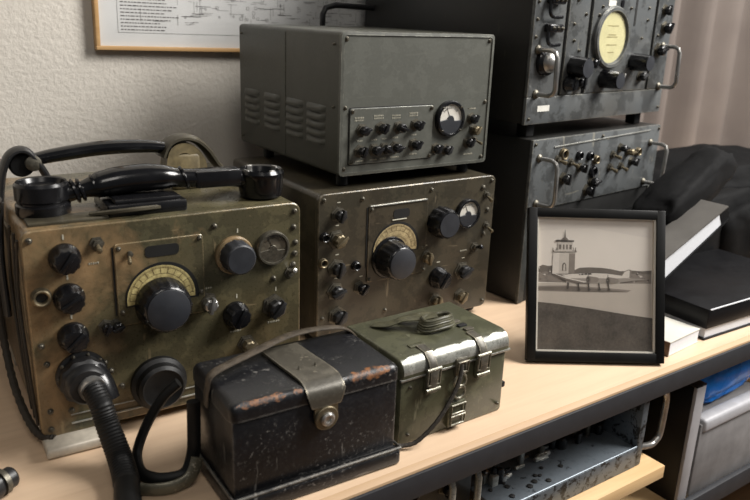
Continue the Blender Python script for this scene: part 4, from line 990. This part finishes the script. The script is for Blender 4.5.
    ('pale', [(0.0369, 0.1209), (0.0405, 0.1205), (0.0572, 0.1155), (0.0856, 0.1102), (0.0805, 0.1095), (0.0552, 0.1144)]),
    ('plane', [(0.1046, 0.1147), (0.1363, 0.117), (0.1667, 0.1163), (0.1667, 0.1153), (0.1363, 0.1125), (0.1084, 0.1108)]),
    ('mid', [(0.0861, 0.1187), (0.0993, 0.117), (0.1013, 0.1141), (0.0988, 0.1105), (0.0861, 0.1087)]),
    ('haze', [(0.0894, 0.1138), (0.0891, 0.1116), (0.0882, 0.1098), (0.0868, 0.1088), (0.0854, 0.1088), (0.084, 0.1097), (0.0831, 0.1114), (0.0828, 0.1136), (0.0831, 0.1158), (0.084, 0.1176), (0.0854, 0.1186), (0.0868, 0.1186), (0.0882, 0.1177), (0.0891, 0.1159)]),
    ('dark', [(0.0879, 0.1137), (0.0877, 0.1123), (0.0871, 0.1112), (0.0863, 0.1105), (0.0854, 0.1105), (0.0846, 0.1111), (0.084, 0.1122), (0.0838, 0.1136), (0.084, 0.115), (0.0846, 0.1162), (0.0854, 0.1168), (0.0863, 0.1169), (0.0871, 0.1163), (0.0877, 0.1151)]),
    ('pale', [(0.0862, 0.1137), (0.0862, 0.1133), (0.086, 0.1129), (0.0857, 0.1127), (0.0855, 0.1127), (0.0852, 0.1129), (0.085, 0.1132), (0.085, 0.1137), (0.085, 0.1141), (0.0852, 0.1145), (0.0855, 0.1147), (0.0857, 0.1147), (0.086, 0.1145), (0.0862, 0.1141)]),
    ('dark', [(0.0853, 0.1222), (0.0861, 0.1222), (0.0861, 0.1062), (0.0853, 0.1062)]),
    ('mid', [(0.114, 0.1179), (0.1272, 0.1162), (0.1292, 0.1133), (0.1267, 0.1097), (0.114, 0.1079)]),
    ('haze', [(0.1173, 0.113), (0.117, 0.1108), (0.1161, 0.109), (0.1147, 0.108), (0.1133, 0.108), (0.1119, 0.1089), (0.111, 0.1107), (0.1107, 0.1128), (0.111, 0.115), (0.1119, 0.1168), (0.1133, 0.1178), (0.1147, 0.1178), (0.1161, 0.1169), (0.117, 0.1152)]),
    ('dark', [(0.1158, 0.113), (0.1156, 0.1115), (0.115, 0.1104), (0.1142, 0.1097), (0.1133, 0.1097), (0.1125, 0.1103), (0.1119, 0.1114), (0.1117, 0.1128), (0.1119, 0.1143), (0.1125, 0.1154), (0.1133, 0.1161), (0.1142, 0.1161), (0.115, 0.1155), (0.1156, 0.1144)]),
    ('pale', [(0.1141, 0.1129), (0.1141, 0.1125), (0.1139, 0.1121), (0.1136, 0.1119), (0.1134, 0.1119), (0.1131, 0.1121), (0.1129, 0.1124), (0.1129, 0.1129), (0.1129, 0.1133), (0.1131, 0.1137), (0.1134, 0.1139), (0.1136, 0.1139), (0.1139, 0.1137), (0.1141, 0.1133)]),
    ('dark', [(0.1132, 0.1214), (0.114, 0.1214), (0.114, 0.1054), (0.1132, 0.1054)]),
    ('dark', [(0.0567, 0.1089), (0.0592, 0.109), (0.0587, 0.1005), (0.0567, 0.1004)]),
    ('dark', [(0.0709, 0.1088), (0.0727, 0.1088), (0.0742, 0.0994), (0.0724, 0.0993)]),
    ('dark', [(0.0752, 0.0994), (0.0747, 0.0983), (0.0734, 0.0979), (0.0722, 0.0983), (0.0716, 0.0993), (0.0722, 0.1004), (0.0734, 0.1009), (0.0747, 0.1004)]),
    ('dark', [(0.0851, 0.1092), (0.0869, 0.1092), (0.0884, 0.0997), (0.0866, 0.0997)]),
    ('dark', [(0.0894, 0.0998), (0.0889, 0.0987), (0.0876, 0.0982), (0.0864, 0.0986), (0.0859, 0.0997), (0.0864, 0.1007), (0.0876, 0.1012), (0.0889, 0.1008)]),
    ('dark', [(0.0998, 0.1095), (0.1016, 0.1096), (0.1031, 0.1001), (0.1013, 0.1001)]),
    ('dark', [(0.1041, 0.1001), (0.1036, 0.0991), (0.1023, 0.0986), (0.1011, 0.099), (0.1006, 0.1001), (0.1011, 0.1011), (0.1023, 0.1016), (0.1036, 0.1012)]),
    ('dark', [(0.113, 0.1099), (0.1148, 0.1099), (0.1163, 0.1005), (0.1145, 0.1004)]),
    ('dark', [(0.1173, 0.1005), (0.1168, 0.0994), (0.1155, 0.0989), (0.1143, 0.0993), (0.1137, 0.1004), (0.1143, 0.1015), (0.1155, 0.1019), (0.1168, 0.1015)]),
):
    poly(pts, tone)
poly([(xL, .0815), (.04, .0795), (.09, .0735), (.14, .0665), (xR, .0618), (xR, zB), (xL, zB)], 'field')
obj('photograph', b, pm, pf)
b = bmesh.new(); box(b, bw-.001, FW-bw+.001, .0032, .0046, bw-.001, FH-bw+.001); obj('glass_pane', b, 'glass', pf)

# ================================================================== BOOKS AND BAG at the right
bk = thing('paperback_book', 'cream paperback book with brown spine lying right beside the photo frame', 'book', (.9065, .5445, 0), .09)
b = bmesh.new(); box(b, .0015, .084, .001, .13, .0018, .0205); obj('page_block', b, 'paper', bk)
b = bmesh.new(); box(b, 0, .0855, 0, .132, .0203, .0222, .0004); obj('cover', b, 'book_cream', bk)
b = bmesh.new(); box(b, 0, .0855, 0, .132, 0, .0018, .0004); obj('cover', b, 'book_cream', bk)
b = bmesh.new(); box(b, -.0015, .0012, 0, .132, 0, .0222, .0006); obj('spine', b, 'book_brown', bk)

bd = thing('ring_binder', 'thick black binder of white pages lying flat at the right end', 'binder', (1.004, .5505, 0), -.035)
b = bmesh.new(); box(b, 0, .30, 0, .185, 0, .003, .0008); obj('cover', b, 'black_vinyl', bd)
b = bmesh.new(); box(b, .004, .295, .003, .18, .0032, .0185); obj('page_block', b, 'paper', bd)
b = bmesh.new(); box(b, -.001, .302, -.001, .187, .0188, .0505, .002); obj('upper_cover', b, 'black_vinyl', bd)
b = bmesh.new(); box(b, .002, .30, -.0018, -.0002, .0492, .0508); obj('cover_trim', b, 'paper', bd)

# notebook leaning over the binder, right end raised; thicker at its open left end
nb = thing('leaning_notebook', 'grey covered notebook tilted on the black binder showing white page edges', 'book', (.882, .622, .0235), 0)
nb.rotation_euler = (0, R(-28.2), R(-1))
NL = .285
def wedge(name, x0, x1, y0, y1, za, zb, t, mat):
    """slab between heights za*k and zb*k, k falling from 1 at the left to .55 at the right"""
    b = bmesh.new(); box(b, x0, x1, y0, y1, 0, 1)
    for v in b.verts:
        k = 1-.45*max(0, v.co.x)/NL; v.co.z = (za if v.co.z < .5 else zb)*k + (t if v.co.z > .5 else 0)
    return obj(name, b, mat, nb)
wedge('page_block', .001, NL-.02, 0, .064, .002, .042, 0, 'paper')
wedge('cover', -.001, NL, -.003, .068, .0425, .0425, .0022, 'grey_cover')
wedge('cover', -.001, NL, -.003, .068, -.0, -.0, .0018, 'black_vinyl')
wedge('spine', NL-.0195, NL, -.001, .066, .004, .040, 0, 'black_vinyl')

def lump(name, sx, sy, sz, seed, mat, parent, loc, rot=(0, 0, 0), amp=.16, flat=.35, sub=5):
    b = bmesh.new(); bmesh.ops.create_icosphere(b, subdivisions=sub, radius=1)
    for v in b.verts:
        p = v.co.normalized(); q = Vector([math.copysign(abs(c)**.62, c) for c in p])
        k = 1+amp*mnoise.noise(p*1.6+Vector((seed, 0, 0)))+amp*.4*mnoise.noise(p*5+Vector((0, seed, 0)))+amp*.12*mnoise.noise(p*13+Vector((0, 0, seed)))
        c = Vector((q.x*sx*k, q.y*sy*k, q.z*sz*k)); c.z = max(c.z, -sz*flat); v.co = c
    return obj(name, b, mat, parent, loc, rot, angle=180)
bag = thing('nylon_bag', 'slack black nylon bag slumped on the shelf in front of the curtain', 'bag', (1.52, .90, 0), .0)
lump('bag_body', .29, .15, .115, 3, 'black_cloth', bag, (.06, .045, .055), (0, 0, R(-6)), .2, .47)
lump('bag_side', .15, .06, .075, 33, 'black_cloth', bag, (-.03, -.155, .06), (0, 0, R(-4)), .18, .75, 4)
lump('bag_flap', .27, .038, .075, 9, 'black_cloth', bag, (-.30, -.135, .075), (0, R(-3), R(1)), .16, .95, 4)
b = bmesh.new(); sweep(b, smooth_path([(-.26, -.125, .03), (-.10, -.16, .10), (.02, -.15, .145), (.16, -.12, .15), (.28, -.06, .10)], 8), .014, .0025, seg=8, side=(0, .5, .8)); obj('bag_strap', b, 'black_cloth', bag)
lump('bag_corner', .115, .040, .034, 21, 'black_cloth', bag, (-.385, -.197, .186), (0, R(-24), R(4)), .16, .9, 4)
b = bmesh.new(); lathe(b, [(.006, 0), (.006, .01), (.003, .013)], 14, o=(.04, -.158, .125)); obj('buckle', b, 'steel', bag)

# ================================================================== LOWER BAY
cr = thing('wooden_crate', 'pale pine crate in the lower bay carrying the speckled chassis', 'crate', (.40, .506, -.275))
b = bmesh.new(); box(b, 0, .482, 0, .36, .107, .127, .001); obj('top_board', b, 'pine', cr)
for x in (.004, .444):
    b = bmesh.new(); box(b, x, x+.02, .15, .355, 0, .1068); obj('end_board', b, 'pine', cr)
b = bmesh.new(); box(b, .0245, .4435, .33, .35, 0, .1068); obj('back_panel', b, 'pine', cr)

ch = thing('radio_chassis', 'open speckled aluminium chassis with valves and side handle on the wooden crate', 'chassis', (.578, .530, -.1478))
CL = .262
b = bmesh.new(); box(b, 0, CL, .0, .24, .026, .030, .0008); obj('deck', b, 'deck', ch)
b = bmesh.new(); box(b, 0, CL, -.003, .0, 0, .0315, .0008); obj('front_flange', b, 'chassis', ch)
b = bmesh.new(); sweep(b, [(0, -.0015, .0322), (CL, -.0015, .0322)], .0012, seg=6); obj('flange_bead', b, 'deck', ch)
b = bmesh.new(); box(b, CL, CL+.013, -.003, .24, 0, .112, .002); ep = obj('end_plate', b, 'chassis', ch)
b = bmesh.new(); box(b, 0, CL, .22, .24, 0.0, .0255); obj('rear_flange', b, 'chassis', ch)
a_, c_ = Vector((CL+.0125, .012, .020)), Vector((CL+.0125, .012, .098)); V3 = Vector
b = bmesh.new(); sweep(b, smooth_path([a_, a_+V3((.040, 0, -.010)), a_+V3((.054, 0, -.006)), a_+V3((.062, 0, .006)), c_+V3((.064, 0, -.020)), c_+V3((.056, 0, -.004)), c_+V3((.040, 0, .002)), c_], 4), .0050, seg=12); obj('handle', b, 'steel', ch)
rnd = random.Random(21)
for k in range(84):
    x = rnd.uniform(.014, .25); y0 = .040+.014*(x/.25)
    y = y0+rnd.random()**1.6*(.11)
    dk = x > .12 or y > y0+.045
    t_ = rnd.random(); b = bmesh.new(); r_ = rnd.uniform(.003, .0065)*(1.3 if dk else 1); h = rnd.uniform(.010, .024)+(y-y0)*.35
    if t_ < .35: lathe(b, [(r_, 0), (r_, h*.75), (r_*.7, h*.92), (.0004, h)], 14, 'z', o=(x, y, .030)); obj('valve', b, rnd.choice(('bakelite', 'bakelite', 'screw')) if dk else rnd.choice(('steel', 'bakelite', 'bare')), ch)
    elif t_ < .65: box(b, x-r_, x+r_, y-r_*.8, y+r_*.8, .030, .030+h*.8, .0015); obj('transformer_can', b, rnd.choice(('bakelite_dull', 'rubber', 'screw')) if dk else rnd.choice(('bare', 'bakelite_dull', 'steel')), ch)
    else: lathe(b, [(r_*.45, -r_*1.6), (r_*.5, -r_), (r_*.5, r_), (r_*.45, r_*1.6)], 10, 'x', o=(x, y, .030+r_*.5)); obj('capacitor', b, rnd.choice(('bakelite', 'bare', 'steel')), ch)
for x, y, w_, h in ((.180, .074, .05, .05), (.122, .084, .045, .045), (.229, .080, .036, .055), (.062, .094, .04, .04)):
    b = bmesh.new(); box(b, x-w_/2, x+w_/2, y, y+.045, .030, .030+h, .003); obj('transformer_can', b, 'rubber', ch)
for k in range(12):
    b = bmesh.new(); x, y = rnd.uniform(.015, .14), rnd.uniform(.010, .05); r_ = rnd.uniform(.0015, .0045)
    lathe(b, [(r_, 0), (r_, .0015), (r_*.5, .002), (.0003, .002)], 10, 'z', o=(x, y, .030)); obj('deck_hole', b, 'dark', ch)

ru = thing('rack_radio', 'dark receiver with two bright upright handles in the lower bay', 'radio', (.402, .575, -.1478), 0)
b = bmesh.new(); box(b, 0, .162, 0, .25, .0, .108, .003); obj('case', b, 'grey_dark', ru)
b = bmesh.new(); box(b, -.002, .164, -.004, .0005, -.0, .110, .001); P = obj('front_panel', b, 'grey_dark', ru)
for x in (.100, .140): bar_handle(P, (x, -.004, .098), (x, -.004, .018), .036, .0042, mat='bare')
for x, z in ((.03, .07), (.065, .07), (.03, .035), (.065, .035), (.12, .06)): knob_small(P, x, z, .009, .013, 'bakelite', 30, -.004)

df = thing('magazine_file', 'dark upright file box with grey front edge in the lower bay', 'file box', (.984, .5350, -.275), 0)
b = bmesh.new(); box(b, 0, .024, .006, .26, 0, .206, .001); obj('side_board', b, 'black_vinyl', df)
b = bmesh.new(); box(b, .0, .024, 0, .0058, 0, .207, .001); obj('front_edge', b, 'grey_edge', df)
b = bmesh.new(); box(b, -.0005, .0245, .0, .26, .2072, .2102, .001); obj('top_edge', b, 'black_vinyl', df)

gf = thing('document_folder', 'wide grey cloth folder standing upright under blue plastic in lower bay', 'folder', (1.018, .5365, -.275), 0)
b = bmesh.new(); box(b, 0, .21, 0, .22, 0, .134, .003); obj('body', b, 'grey_fabric', gf)
b = bmesh.new(); box(b, .004, .21, -.004, .02, .118, .142, .006, 3); obj('flap', b, plain('pale_grey_flap', (168, 168, 172), .5, 0, .1, 40, .2), gf)
bb = thing('plastic_bag', 'crumpled bright blue plastic bag on top of the grey folder', 'bag', (1.148, .600, -.1325), 0)
lump('bag_film', .118, .052, .042, 15, 'blue_plastic', bb, (0, .01, .036), (0, R(-4), 0), .2, .8)

# plug lying at the near left corner of the shelf
pg = thing('cable_plug', 'dark metal cable plug lying on bare wood at the near left', 'plug', (.060, .690, 0), .5)
b = bmesh.new(); lathe(b, [(.006, -.04), (.008, -.03), (.010, -.012), (.0125, -.010), (.0125, .004), (.0105, .006), (.0105, .020), (.009, .022), (.0004, .021)], 24, 'x', o=(0, 0, .0128), flute=lambda i, q, s: 1+.03*(1 if q % 4 < 2 else -1) if i in (3, 4) else 1); obj('plug_body', b, 'bakelite_dull', pg)
b = bmesh.new(); lathe(b, [(.0128, .007), (.0128, .012), (.0115, .013)], 24, 'x', o=(0, 0, .0128)); obj('plug_ring', b, 'screw', pg)
